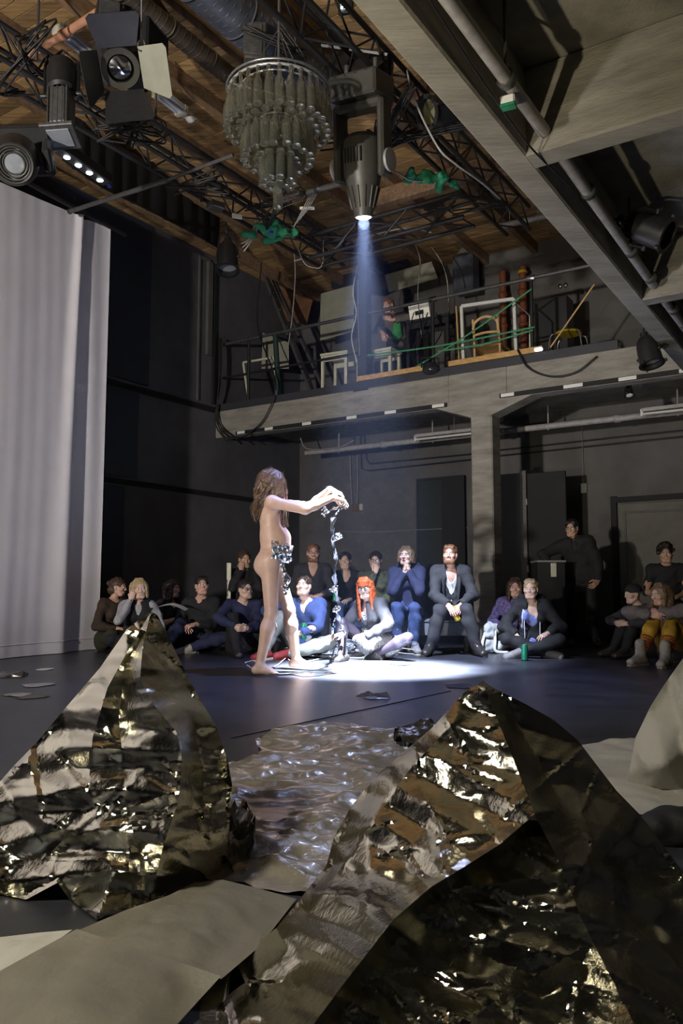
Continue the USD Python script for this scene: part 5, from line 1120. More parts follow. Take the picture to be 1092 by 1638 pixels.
f_, b_ = px_shell(FA_out, [(70, 1260, 2.20), (60, 1340, 2.14), (110, 1220, 2.22), (20, 1380, 2.10), (340, 1290, 2.14)], 4.6, [(44, .036, 1.0), (120, .018, 1.5), (420, .0065, 2.0)], 21, .45, (66, .011, .10), FA_lines, creases=60)
T = Thing('foil_tent', 'crumpled gold-silver foil blanket standing up in a peak on the left, nearest the curtain', 'foil blanket', at(200, 1440, z=0)); T.part('front', f_, 'foil', 16); T.part('back', b_, 'foil', 16)
FB_out = [(772, 1089, 1.78), (790, 1101, 1.78), (842, 1127, 1.79), (886, 1152, 1.80), (925, 1185, 1.80), (942, 1208, 1.80), (985, 1264, 1.79), (1022, 1302, 1.78), (1060, 1352, 1.77), (1100, 1405, 1.75), (1180, 1500, 1.70), (1260, 1600, 1.62), (1280, 1700, None), (1150, 1760, None), (980, 1780, None), (800, 1790, None), (640, 1780, None), (520, 1740, None), (420, 1700, None), (340, 1660, None), (318, 1628, None), (352, 1606, None), (392, 1575, None), (380, 1545, None), (402, 1528, None), (412, 1508, None), (442, 1484, 1.66), (478, 1440, 1.70), (522, 1384, 1.76), (534, 1340, 1.78), (560, 1292, 1.79), (602, 1240, 1.79), (650, 1199, 1.79), (692, 1163, 1.78), (742, 1108, 1.78)]
FB_lines = [[(772, 1091, 1.77), (795, 1150, 1.70), (815, 1200, 1.64), (835, 1250, 1.58), (855, 1302, 1.50)],
            [(855, 1302, 1.50), (800, 1350, 1.46), (740, 1388, 1.43), (690, 1418, 1.40), (630, 1470, 1.35), (560, 1560, 1.27), (500, 1640, 1.20), (440, 1690, 1.18)],
            [(852, 1330, 1.58), (800, 1372, 1.56), (740, 1410, 1.54), (690, 1444, 1.51), (640, 1496, 1.46), (585, 1570, 1.38), (520, 1660, 1.28)],
            [(772, 1091, 1.78), (720, 1160, 1.74), (660, 1225, 1.71), (610, 1290, 1.68), (560, 1370, 1.64), (500, 1450, 1.60), (450, 1530, 1.55)],
            [(855, 1304, 1.50), (895, 1380, 1.52), (930, 1470, 1.46), (975, 1560, 1.38), (1020, 1650, 1.30)],
            [(800, 1110, 1.79), (850, 1200, 1.74), (900, 1290, 1.66), (960, 1380, 1.60), (1040, 1480, 1.55), (1110, 1580, 1.48)]]
f_, b_ = px_shell(FB_out, [(700, 1290, 1.60), (640, 1400, 1.52), (560, 1480, 1.44), (480, 1570, 1.42), (420, 1620, 1.40), (720, 1520, 1.44), (800, 1600, 1.36), (700, 1650, 1.28), (900, 1620, 1.40), (1000, 1400, 1.66), (1090, 1500, 1.62)], 5.2, [(56, .030, 1.0), (170, .016, 1.4), (640, .006, 1.9)], 57, .42, (78, .009, -.45), FB_lines, creases=90)
T = Thing('foil_tent', 'crumpled gold-silver foil blanket standing up in a peak in the right foreground, nearest the camera', 'foil blanket', at(800, 1720, z=0)); T.part('front', f_, 'foil', 16); T.part('back', b_, 'foil', 16)
# ---- sheets lying about
def floor_sheet(poly, step, amp, seed, levels=((40, 1.0), (160, .5), (700, .22)), z0=.006, lift=None):
    pts = np.array([at(p[0], p[1], z=0)[:2] for p in poly]); pg = Polygon(pts); pg = pg if pg.is_valid else pg.buffer(0)
    d = []
    for a, b in zip(pts, np.roll(pts, -1, 0)):
        m = max(int(np.linalg.norm(b - a) / step), 1); d += [a + (b - a) * k / m for k in range(m)]
    d = np.array(d); x0, y0, x1, y1 = pg.bounds; g = hsh(seed)
    G = np.stack(np.meshgrid(np.arange(x0, x1, step), np.arange(y0, y1, step)), -1).reshape(-1, 2); G += g.uniform(-.25, .25, G.shape) * step
    P = np.vstack([d, G[shapely.contains_xy(pg.buffer(-step * .4), G[:, 0], G[:, 1])]])
    z = np.zeros(len(P)); sc = 1000 / max(x1 - x0, y1 - y0)
    for n, a in levels: z += a * plin(P * sc, n, seed + n, (x0 * sc, y0 * sc, x1 * sc, y1 * sc), 1.6)
    z = z0 + amp * np.maximum(z + .55, .02) + (lift(P) if lift else 0)
    tri = Delaunay(P).simplices; c = P[tri].mean(1); tri = tri[shapely.contains_xy(pg, c[:, 0], c[:, 1])]
    V = np.c_[P, z]; a, b, cc = V[tri[:, 0]], V[tri[:, 1]], V[tri[:, 2]]; fl = np.cross(b - a, cc - a)[:, 2] < 0; tri[fl] = tri[fl][:, ::-1]
    return trimesh.Trimesh(V, tri, process=False)
single('plastic_sheet', floor_sheet([(330, 1240), (374, 1224), (412, 1222), (420, 1206), (408, 1192), (440, 1180), (500, 1169), (560, 1167), (622, 1171), (648, 1174), (628, 1186), (640, 1205), (690, 1220), (700, 1290), (640, 1380), (560, 1420), (500, 1440), (430, 1428), (360, 1418), (290, 1400), (270, 1330)], .017, .022, 5, ((26, 1.0), (140, .9), (900, .55), (3600, .3))), 'plastic_film', 'crumpled shiny brown plastic film spread on the floor between the two foil peaks', 'plastic sheet', True)
single('foil_scrap', floor_sheet([(628, 1188), (645, 1176), (700, 1168), (730, 1180), (700, 1206), (650, 1206)], .012, .05, 6), 'foil_dark', 'dark crumpled foil piece at the far edge of the plastic film', 'foil', True)
single('foil_scrap', floor_sheet([(360, 1330), (392, 1322), (408, 1345), (405, 1382), (380, 1400), (352, 1402), (345, 1360)], .009, .06, 8), 'foil_dark', 'dark crumpled foil lying at the right foot of the left foil peak', 'foil', True)
def px_sheet(out, inner, step, seed, amp):
    """out, inner: (px, py, height)."""
    W3 = np.array([at(p[0], p[1], z=p[2]) for p in out + inner]); n = len(out); pg = Polygon(W3[:n, :2]); g = hsh(seed)
    d = []
    for a, b in zip(W3[:n], np.roll(W3[:n], -1, 0)):
        m = max(int(np.linalg.norm(b - a) / step), 1); d += [a + (b - a) * k / m for k in range(m)]
    d = np.array(d); x0, y0, x1, y1 = pg.bounds
    G = np.stack(np.meshgrid(np.arange(x0, x1, step), np.arange(y0, y1, step)), -1).reshape(-1, 2)
    P = np.vstack([d[:, :2], G[shapely.contains_xy(pg.buffer(-step * .4), G[:, 0], G[:, 1])]])
    z = LinearNDInterpolator(np.vstack([d, W3[n:]])[:, :2], np.r_[d[:, 2], W3[n:, 2]])(P); z = np.where(np.isnan(z), 0.01, z)
    sc = 1000 / max(x1 - x0, y1 - y0); e = np.clip(cKDTree(d[:, :2]).query(P)[0] / .05, 0, 1)
    z = z + amp * e * (plin(P * sc, 40, seed, (x0 * sc, y0 * sc, x1 * sc, y1 * sc)) + .4 * plin(P * sc, 300, seed + 1, (x0 * sc, y0 * sc, x1 * sc, y1 * sc)))
    tri = Delaunay(P).simplices; c = P[tri].mean(1); tri = tri[shapely.contains_xy(pg, c[:, 0], c[:, 1])]
    # relax the sheet a little
    V = np.c_[P, np.maximum(z, .004)]; m = trimesh.Trimesh(V, tri, process=False)
    a, b, cc = V[tri[:, 0]], V[tri[:, 1]], V[tri[:, 2]]; fl = np.cross(b - a, cc - a)[:, 2] < 0; tri[fl] = tri[fl][:, ::-1]
    return trimesh.Trimesh(V, tri, process=False)
single('paper_sheet', px_sheet([(-90, 1590, .02), (0, 1553, .05), (60, 1520, .06), (123, 1486, .085), (240, 1524, .07), (354, 1561, .05), (318, 1600, .025), (282, 1640, .015), (240, 1720, .005), (100, 1740, .005), (-90, 1720, .005)], [(120, 1590, .062), (200, 1600, .05), (40, 1630, .04)], .014, 11, .010), 'kraft', 'large brown-grey paper sheet in the lower left corner, nearest the camera', 'paper sheet', 40)
single('paper_sheet', px_sheet([(118, 1491, .070), (200, 1456, .05), (270, 1432, .03), (310, 1412, .03), (356, 1407, .035), (410, 1420, .02), (474, 1438, .008), (440, 1482, .008), (408, 1520, .008), (354, 1566, .035), (240, 1530, .055)], [(250, 1475, .055), (320, 1450, .05), (340, 1500, .045)], .014, 12, .010), 'kraft', 'brown-grey paper sheet with a soft hump between the left foil peak and the nearest paper', 'paper sheet', 40)
single('paper_sheet', px_sheet([(-90, 1520, .01), (0, 1499, .012), (60, 1492, .03), (116, 1487, .06), (60, 1526, .045), (0, 1560, .03), (-90, 1600, .01)], [(20, 1525, .04)], .014, 13, .012), 'tissue', 'pale paper scrap at the left edge below the black gap', 'paper sheet', 40)
f_, b_ = px_shell([(1000, 1256, None), (1006, 1235, 3.12), (1016, 1180, 3.13), (1040, 1130, 3.16), (1062, 1095, 3.2), (1094, 1050, 3.25), (1130, 1003, 3.3), (1172, 965, 3.3), (1235, 1000, 3.2), (1290, 1100, 3.05), (1330, 1262, None), (1200, 1275, None), (1092, 1268, None), (1040, 1262, None)], [(1050, 1172, 3.06), (1078, 1130, 3.12), (1092, 1200, 3.0), (1150, 1150, 2.98), (1040, 1225, 3.02), (1068, 1225, 2.97)], 6.5, [(30, .045, 1), (120, .012, .6)], 71, .35)
T = Thing('tissue_tent', 'white tissue sheet standing up in a soft peak at the right edge', 'paper sheet', at(1120, 1260, z=0)); T.part('front', f_, 'tissue', True); T.part('back', b_, 'tissue', True)
single('paper_sheet', floor_sheet([(925, 1198), (965, 1193), (1010, 1189), (1100, 1193), (1240, 1205), (1330, 1340), (1180, 1322), (1092, 1314), (1040, 1308), (1000, 1302), (975, 1262), (950, 1230)], .03, .02, 14), 'tissue', 'white tissue sheet lying flat under the standing one at the right', 'paper sheet', True)
F = Field(); p_ = at(1110, 1352, z=0); F.cap(p_ + [-.09, .02, .05], p_ + [.25, .05, .05], .055, .06, k=.04).cap(p_ + [0, 0, .04], p_ + [.2, -.15, .04], .05, k=.04)
single('bag', nets(F, .012, .008, 14), 'black_matt', 'black cloth bundle on the floor at the right edge', 'bag', True)
for px, py, w, mt, lab in ((22, 1081, .17, 'foil_dark', 'dark crumpled film scrap on the floor at the left edge below the curtain'), (75, 1071, .10, 'tag_white', 'white paper scrap beyond the dark film near the curtain'), (62, 1096, .13, 'tissue', 'pale flat scrap between the dark film and the left foil peak'), (30, 1112, .12, 'foil', 'small gold foil scrap at the left edge'), (60, 1114, .13, 'kraft', 'grey scrap lying right beside the small gold foil scrap'), (597, 1115, .13, 'foil_dark', 'small dark crumpled film alone on the floor in front of the light pool'), (735, 1098, .13, 'black_matt', 'black scrap on the floor behind the right foil peak'), (762, 1100, .10, 'foil_dark', 'shiny scrap next to the black scrap behind the right foil peak'), (500, 1078, .22, 'foil_silver', 'silver film scrap at the performer’s front foot'), (622, 1053, .12, 'foil_dark', 'dark scrap in the light pool before the brown shoes'), (640, 1062, .14, 'tape_film', 'flat dark scrap at the right side of the light pool')):
    c = at(px, py, z=0)[:2]; g = hsh(px); a = np.linspace(0, 2 * np.pi, 10, endpoint=False); rr = w * g.uniform(.5, 1.05, 10)
    pl = np.c_[c[0] + rr * np.cos(a), c[1] + rr * np.sin(a) * 1.3]
    poly = [((x / y * 1.0), y) for x, y in pl]
    d0 = pl; sc = 1000 / w
    tri = Delaunay(np.vstack([d0, g.normal(size=(40, 2)) * w * .3 + c])); P = tri.points; hgt = .006 + (.30 if 'crumpled' in lab else .06) * w * np.abs(plin((P - c) * sc, 30, px, (-900, -900, 900, 900))); hgt[:10] = .004
    single('floor_scrap', trimesh.Trimesh(np.c_[P, hgt], tri.simplices, process=False), mt, lab, 'scrap', False)
# ---- film ribbon from the performer's hands, its tangle
def ribbon(path, wid, twist, seed, k=10):
    P = spline(path, k); n = len(P); g = hsh(seed); t = np.gradient(P, axis=0); t /= np.linalg.norm(t, axis=1, keepdims=True); ph = np.cumsum(np.full(n, twist) + g.normal(size=n) * twist * 1.2)
    a = np.cross(t, [.3, 1, .1]); a /= np.linalg.norm(a, axis=1, keepdims=True); b = np.cross(t, a); w = wid * (1 + .4 * np.sin(np.arange(n) * .8 + g.uniform(0, 6)))[:, None] / 2
    s = np.cos(ph)[:, None] * a + np.sin(ph)[:, None] * b; nn = np.cross(t, s)
    rows = [P - s * w, P - s * w * .3 + nn * w * .35, P + s * w * .3 - nn * w * .2, P + s * w]; m = len(rows); V = np.stack(rows, 1).reshape(-1, 3)
    i, j = np.meshgrid(np.arange(n - 1), np.arange(m - 1), indexing='ij'); q = np.stack([i * m + j, i * m + j + 1, (i + 1) * m + j + 1, (i + 1) * m + j], -1).reshape(-1, 4)
    return tm((V, q))
hnd = (perf['M'] @ np.r_[perf['arms']['R'][2] + np.array([-.02, .10, -.05]), 1])[:3]
T = Thing('film_ribbon', 'long twisted silver film ribbon hanging from the performer’s hands to the red-haired person', 'ribbon', (hnd[0], hnd[1], 0))
pth = [hnd, at(533, 830, Y=7.2), at(531, 862, Y=7.3), at(536, 890, Y=7.5), at(534, 918, Y=7.7), at(537, 945, Y=7.95), at(541, 968, Y=8.15), at(540, 985, Y=8.25), at(546, 1002, Y=8.35), at(552, 1018, Y=8.4), at(548, 1034, z=.03)]
T.part('ribbon', ribbon(pth, .040, .28, 3), 'tape_film', True); T.part('ribbon', ribbon([pth[0] + [0, .02, 0], *[p + np.array([.01, .02, 0]) for p in pth[1:6]]], .03, -.35, 4), 'tape_film', True)
T.part('tail', ribbon([hnd, at(524, 818, Y=7.15), at(517, 824, Y=7.12), at(521, 812, Y=7.1), at(514, 816, Y=7.1)], .035, .3, 6), 'foil_silver', True)
T.part('tail', ribbon([at(540, 975, Y=8.2), at(535, 995, Y=8.2), at(532, 1010, Y=8.2), at(536, 1038, z=.02)], .035, .25, 7), 'tape_film', True)
for k, (px, py, Y) in enumerate(((541, 858, 7.3), (536, 940, 7.9), (540, 972, 8.15))): T.part('knot', nets(Field().ell(at(px, py, Y=Y), np.array([.035, .025, .03]), k=.01).ell(at(px - 5, py + 4, Y=Y), np.array([.025, .02, .022]), k=.01), .007, .006, 40), 'foil_silver', False)
T = Thing('tape_tangle', 'heap of tangled white tape loops on the floor in the light pool', 'tape', at(550, 1045, z=0)); c = at(548, 1046, z=0); g = hsh(5); ms = []
for k in range(64):
    r0 = .09 + .20 * g.random(); o = c + np.array([g.normal() * .26, g.normal() * .20, .012]); t = np.linspace(0, 2 * np.pi * g.uniform(.6, 1.5), 26) + g.uniform(0, 6); hz = g.uniform(.01, .16) if k < 40 else g.uniform(.005, .03)
    p = np.stack([o[0] + r0 * np.cos(t) * g.uniform(.5, 1.4), o[1] + r0 * np.sin(t) * g.uniform(.4, 1.1), np.maximum(.008, o[2] + hz * (.5 + .5 * np.sin(t * g.uniform(.6, 1.4) + g.uniform(0, 6))))], -1)
    if k < 12: T.part('loop', ribbon(p, .018, .03, k, 3), 'tape_white', True)
    else: ms.append(tube(p, .0055, 5))
T.part('loose_strands', ms, 'tape_white', True, kind='stuff')
big = at(504, 1040, z=0); t = np.linspace(0, 2 * np.pi, 30); T.part('loop', ribbon(np.stack([big[0] + .15 * np.cos(t), big[1] + .08 * np.sin(t), .11 + .10 * np.sin(t + 1.2)], -1), .02, .02, 3, 3), 'tape_white', True)
single('floor_cable', [tube(spline([at(392, 1060, z=.008), at(420, 1053, z=.008), at(455, 1052, z=.008), at(470, 1060, z=.008), at(500, 1056, z=.01), at(530, 1050, z=.01)], 8), .007, 6), tube(spline([at(395, 1064, z=.008), at(412, 1072, z=.008), at(440, 1066, z=.008), at(462, 1050, z=.02), at(492, 1045, z=.02)], 8), .006, 6)], 'tape_white', 'loose white tape trailing from the tangle past the performer’s feet', 'tape', True)
# ---- foil at the performer's hips
def hip_foil(i):
    P, u0, M = i['P'], i['u0'], i['M']
    B = Field(); B.cap(P + [-.062, 0, .04], P + [.062, 0, .04], .104, k=.05); B.cap(P + u0 * .03 , i['mid'], .100, .10, k=.06, side=np.array([1., 0, 0]), sr=1.3)
    zc = P[2] + .075
    for c, r in (((.10, .075, .0), .055), ((.05, .115, .02), .055), ((-.03, .12, .02), .055), ((.115, .045, -.035), .045), ((.07, .10, -.05), .042), ((.0, .125, -.04), .05), ((.0, .11, -.09), .045), ((.115, .06, .035), .04)): B.ell(np.array([c[0], c[1], zc + c[2]]), np.full(3, r), k=.015)
    m = nets(B, .009, .012, 34, .012, seed=9, clip=lambda X: np.maximum(np.abs(X[..., 2] - zc + .15 * (X[..., 1] - .05)) - .085, .035 - X[..., 1] - .10 * np.abs(X[..., 2] - zc)))
    m.apply_transform(M); T = Thing('hip_foil', 'crumpled silver foil wrapped round the performer’s hips', 'foil', (M @ np.r_[P, 1])[:3]); T.part('wrap', m, 'foil_silver', False)
    for k, (x, dz) in enumerate(((.115, .16), (.09, .26), (.03, .20))):
        p = [P + [x, .10, -.02], P + [x + .01, .125, -.02 - dz * .4], P + [x - .005, .12 + .02 * k, -.02 - dz * .8], P + [x + .012, .13, -.03 - dz]]; r_ = ribbon(p, .035, .2, 20 + k, 6); r_.apply_transform(M); T.part('strip', r_, 'foil_silver', False)
    q = nets(Field().ell(P + [.118, .135, -.23], np.array([.022, .028, .03]), k=.01), .006, .007, 50); q.apply_transform(M); T.part('knot', q, 'foil_silver', False)
hip_foil(perf)
# ---- cans, glass, cup, bag, benches
CANP = [(0, .003), (.024, .0), (.031, .010), (.033, .016), (.033, .146), (.029, .160), (.0265, .164), (.0265, .168)]
def can(p, mat, label, axis=(0, 0, 1)):
    T = Thing('drink_can', label, 'can', p); M = frame(axis, (1, 0, 0), p); T.part('can', lathe(CANP, 22, M), mat, 35); T.part('lid', lathe([(0, .163), (.024, .163), (.0255, .168), (.027, .168)], 22, M), 'can_top', 35)
    t = lathe([(.0, 0), (.008, 0), (.009, .002), (0, .002)], 10); t.apply_translation((.006, 0, .1635)); t.apply_transform(M); T.part('tab', t, 'can_top')
can(at(391, 1037, z=0), 'can_green', 'green drink can standing on the floor left of the performer'); can(at(839, 1057, z=0), 'can_green', 'green drink can standing on the floor in front of the short-haired blonde')
can(at(485, 1022, Y=8.62), 'can_green', 'green drink can held low by the person in the blue shirt', (.05, 0, 1)); can(at(536, 962, Y=9.78), 'can_green', 'green drink can held by the person in the black v-neck', (.05, 0, 1)); can(at(733, 993, Y=9.02), 'can_yellow', 'yellow drink can hanging from the hands of the man in the blazer', (-.42, .1, 1))
p_ = at(663, 1047, z=0); T = Thing('wine_glass', 'small stemmed wine glass with red wine standing on the floor', 'glass', p_); T.part('glass', lathe([(0, 0), (.030, .001), (.028, .004), (.004, .010), (.0035, .060), (.014, .070), (.030, .092), (.033, .115), (.028, .145), (.0268, .145), (.031, .115), (.0285, .094), (.012, .073), (0, .071)], 22, c=p_), 'clear_plastic', 40); T.part('wine', lathe([(0, .073), (.012, .0745), (.028, .095), (.030, .108), (0, .108)], 20, c=p_), 'wine', 30)
p_ = at(620, 1040, z=.045); T = Thing('plastic_cup', 'clear plastic cup lying on its side before the brown shoes', 'cup', p_); T.part('cup', lathe([(0, 0), (.028, 0), (.043, .12), (.045, .122), (.0415, .12), (.027, .004), (0, .004)], 24, frame((1, .15, .02), (0, 0, 1), p_)), 'clear_plastic', 40)
def loose_shoe(px, py, ang, mat, label):
    p_ = at(px, py, z=0); F = Field().cap((-.09, 0, .04), (.10, 0, .035), .042, .036, k=.02, side=np.array([0, 1., 0]), sr=1.05).cap((-.07, 0, .07), (.0, 0, .06), .042, .036, k=.02).cap((-.06, 0, .12), (-.04, 0, .16), .030, .028, k=0, cut=True)
    R = trimesh.transformations.rotation_matrix(ang, [0, 0, 1]); T = Thing('shoe', label, 'shoe', p_)
    for n_, m_, mt in (('upper', nets(F, .009, .002, 30, clip=lambda X: .012 - X[..., 2]), mat), ('sole', cbox((.27, .085, .018), .008, (.005, 0, .010)), 'sole_pale')):
        m_ = m_.copy(); m_.apply_transform(R); m_.apply_translation(p_); T.part(n_, m_, mt, True if n_ == 'upper' else False)
loose_shoe(644, 1042, -2.2, 'brown_wood', 'brown shoe on the floor in front of the bench')
p_ = at(786, 1044, z=0); T = Thing('backpack', 'pale grey canvas backpack slumped on the floor beside the column', 'backpack', p_)
F = Field().cap(p_ + [-.06, 0, .10], p_ + [-.02, .05, .27], .115, .085, k=.06).cap(p_ + [.06, .02, .09], p_ + [.05, .06, .22], .10, .07, k=.06).cap(p_ + [-.1, -.05, .06], p_ + [.08, -.04, .06], .06, k=.05)
T.part('sack', nets(F, .013, .008, 16, clip=lambda X: .004 - X[..., 2]), 'canvas_bag', True); T.part('flap', nets(Field().cap(p_ + [-.05, -.05, .28], p_ + [.03, -.02, .27], .07, k=.05).cap(p_ + [-.07, -.10, .2], p_ + [.0, -.09, .2], .03, k=.05), .012, .005, 20), 'canvas_bag', True)
for s in (-1, 1): T.part('strap', tube(spline([p_ + [.05 * s - .02, -.07, .27], p_ + [.07 * s - .05, -.13, .15], p_ + [.08 * s - .06, -.15, .03], p_ + [.14 * s + .02, -.16, .012]], 6), .012, 6, sx=1.6), 'white_paint', True)
single('scarf', nets(Field().chain([at(798, 1012, Y=9.55), at(808, 1008, Y=9.5), at(816, 1016, Y=9.45)], [.035, .04, .03], k=.02), .01, .008, 30), 'can_yellow', 'small yellow and dark scarf tucked behind the backpack', 'scarf', True)
def bench(label, p, q, zt, dep=.34):
    T = Thing('bench', label, 'bench', ((p[0] + q[0]) / 2, (p[1] + q[1]) / 2, 0)); p, q = np.r_[p, zt - .02], np.r_[q, zt - .02]; T.part('seat', bar(p, q, dep, .04, .006), 'bench_grey'); d = unit(q - p); L = np.linalg.norm(q - p)
    n = np.cross(d, [0, 0, 1]); T.part('apron', bar(p + n * (dep / 2 - .03) + [0, 0, -.10], q + n * (dep / 2 - .03) + [0, 0, -.10], .03, .15), 'bench_grey')
    for t in (.06, .94):
        for s in (-1, 1): c = p + d * L * t + n * s * (dep / 2 - .06); T.part('leg', cbox((.05, .05, zt - .04), .005, (c[0], c[1], (zt - .04) / 2)), 'black_metal')
def xy(px, Y): p = at(px, 940, Y=Y); return p[:2]
bench('low grey bench under the couple beside the column', xy(628, 9.85), xy(752, 9.70), .385); bench('low bench under the back row, hidden behind the people', xy(478, 10.2), xy(622, 10.2), .37); bench('low bench under the man behind the boy with glasses', xy(366, 10.5), xy(420, 10.5), .40); bench('low bench under the curly-haired man by the doorway', xy(1042, 9.8), xy(1120, 9.8), .41)
T = Thing('wooden_post', 'thin pale wooden post with a foot behind the boy with glasses', 'post', at(366, 1040, Y=10.2) * [1, 1, 0]); c = at(366, 940, Y=10.2); T.part('post', cbox((.055, .05, 1.02), .005, (c[0], c[1], .55)), 'cream_paint'); T.part('foot', cbox((.16, .30, .04), .006, (c[0], c[1], .02)), 'cream_paint'); T.part('shelf', cbox((.10, .06, .03), .004, (c[0], c[1], .50)), 'cream_paint')
hw = perf; single('programme_sheet', tm((lambda c: trimesh.Trimesh(np.array([[c[0] - .17 + .34 * i / 8, c[1] + .0 + .20 * j, c[2] + .035 * math.sin(i / 8 * 3.1) - .03 * (i > 4) * (i - 4) / 4 + .02 * j] for j in (0, 1) for i in range(9)]), [[i, i + 1, i + 10] for i in range(8)] + [[i, i + 10, i + 9] for i in range(8)], process=False))(at(272, 973, Y=9.12))), 'tag_white', 'white folded programme sheet held by the wavy-haired person', 'paper', True)
# ================================================================ gallery, back wall and wall fittings
def P_(px, py, a): return at(px, py, a=a)
AF = BAL + .10
GZ = 3.66
T = Thing('guard_rail', 'black steel guard rail along the gallery edge with round top rail', 'railing', W(AF, 4, GZ))
tr = [P_(345, 575, AF), P_(470, 543, AF), P_(583, 513, AF), P_(700, 478, AF), P_(850, 445, AF), P_(935, 422, AF)]
zr = 4.86
for b0, b1 in ((.05, 2.75), (2.95, 5.45), (5.5, 7.3)): T.part('top_rail', rod(W(AF, b0, zr), W(AF, b1, zr), .026, 12), 'dark_steel', True)
for b in (.62, 4.02, 5.48): T.part('post', rod(W(AF, b, GZ), W(AF, b, zr + .03), .025, 10), 'black_metal', True)
for b in (4.02, 5.48): T.part('coupler', rod(W(AF, b - .05, zr), W(AF, b + .05, zr), .04, 12), 'steel' if b > 5 else 'black_metal', True)
for b0, b1, z_ in ((.05, 2.75, 4.28),): T.part('mid_rail', rod(W(AF, b0, z_), W(AF, b1, z_), .018, 8), 'black_metal', True)
T = Thing('steel_post', 'dark square steel post rising from the gallery edge to the roof', 'post', W(AF, 2.87, GZ)); T.part('post', cbox((.16, .16, RZ - GZ - .42), .008, W(AF, 2.87, (RZ - .42 + GZ) / 2), rot=HALL), 'fascia_strip'); T.part('foot_plate', cbox((.26, .24, .02), .004, W(AF, 2.87, GZ + .01), rot=HALL), 'black_metal'); T.part('cable', tube(spline([W(AF - .09, 2.80, 5.6), W(AF - .11, 2.74, 5.2), W(AF - .10, 2.79, 4.85), W(AF - .12, 2.72, 4.5), W(AF - .1, 2.80, 4.1)], 8), .008, 6), 'white_paint', True); T.part('cable', tube(spline([W(AF - .09, 2.84, 5.9), W(AF - .10, 2.82, 5.0), W(AF - .10, 2.85, 4.2)], 8), .006, 6), 'grey_cable', True)
for lab, p, q in (('green strap stretched along the gallery rail, lower one', (575, 570), (855, 523)), ('green strap crossing the rail steeply by the wooden chair', (660, 590), (850, 462)), ('green strap crossing low from the chair to the right post', (700, 562), (852, 528))):
    a_, b_ = P_(*p, AF - .05), P_(*q, AF - .05); m_ = (a_ + b_) / 2 + [0, 0, -.04]; single('green_strap', tube(spline([a_, m_, b_], 8), .014, 6, sx=.35), 'green_strap', lab, 'strap', True)
for lab, p0, p1 in (('varnished pine board on the gallery edge left of the floor lamp', 571, 688), ('varnished pine board on the gallery edge under the wooden chair', 718, 868)):
    b0, b1 = AB(P_(p0, 600, BAL + .02))[1], AB(P_(p1, 570, BAL + .02))[1]; single('pine_board', bbox_ab(BAL - .0, BAL + .022, b0, b1, BALZ1 + .125, BALZ1 + .20, .004), 'pine', lab, 'board')
# black tape strip with white plates along the lower edge of the beam
T = Thing('marker_strip', 'black strip with white plates along the lower edge of the gallery beam', 'strip', W(BAL, 4, BALZ0))
for b0, b1, z_ in ((.45, 4.28, BALZ0 + .035), (5.05, 8.6, BALZ0 + .055)): T.part('strip', bbox_ab(BAL - .012, BAL - .001, b0, b1, z_ - .030, z_ + .030, .002), 'black_matt')
for p0, p1, py in ((380, 392, 697), (424, 437, 691), (484, 498, 683), (555, 571, 672), (616, 634, 663), (692, 711, 651), (802, 823, 635), (902, 933, 620), (990, 1019, 609), (1087, 1120, 596)):
    b0, b1 = AB(P_(p0, py, BAL))[1], AB(P_(p1, py, BAL))[1]; z_ = BALZ0 + (.035 if b0 < 4.5 else .055); T.part('white_plate', bbox_ab(BAL - .02, BAL - .010, b0, b1, z_ - .022, z_ + .024, .002), 'tag_white')
# furniture on the gallery
def table(label, a, b, w, d, h, mat, top=None, rot=0, z0=GZ, leg=.05, cat='table', name='table'):
    c = W(a, b, z0); T = Thing(name, label, cat, c, HALL + rot); T.part('top', cbox((w, d, .04), .005, (0, 0, h - .02)), top or mat, local=True)
    for k, (sx, sy) in enumerate(((-1, -1), (1, -1), (1, 1), (-1, 1))): T.part('leg', cbox((leg, leg, h - .04), .005, (sx * (w / 2 - leg / 2 - .01), sy * (d / 2 - leg / 2 - .01), (h - .04) / 2)), mat, local=True)
    for sy in (-1, 1): T.part('apron', cbox((w - 2 * leg, .02, .09), .003, (0, sy * (d / 2 - .04), h - .085)), mat, local=True)
    return T
b_ = AB(P_(545, 590, -1.95))[1]; table('pale wooden table left of the steel post on the gallery', -1.95, b_, .48, .5, .74, 'cream_paint', rot=6)
b_ = AB(P_(617, 590, -1.9))[1]; table('pale wooden table right of the steel post under the technician', -1.90, b_, .38, .34, .70, 'cream_paint')
b_ = AB(P_(690, 470, -1.8))[1]; td = table('black mixing desk table carrying the laptop on the gallery', -1.78, b_, .72, .38, 1.08, 'black_metal', cat='desk', name='desk')
lp = P_(676, 470, -1.75); T = Thing('laptop', 'open laptop with white lid given a faint glow and dark sticker on the gallery desk', 'laptop', (lp[0], lp[1], GZ + 1.08), HALL - 6); T.part('base', cbox((.36, .25, .02), .006, (0, .0, .01)), 'alu', local=True)
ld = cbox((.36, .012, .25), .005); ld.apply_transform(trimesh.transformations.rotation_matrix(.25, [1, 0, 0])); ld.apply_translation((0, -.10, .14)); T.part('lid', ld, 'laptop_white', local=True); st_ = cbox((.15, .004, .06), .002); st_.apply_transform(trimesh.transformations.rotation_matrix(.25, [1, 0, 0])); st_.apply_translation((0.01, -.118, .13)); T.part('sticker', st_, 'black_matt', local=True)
b_ = AB(P_(780, 560, -2.05))[1]
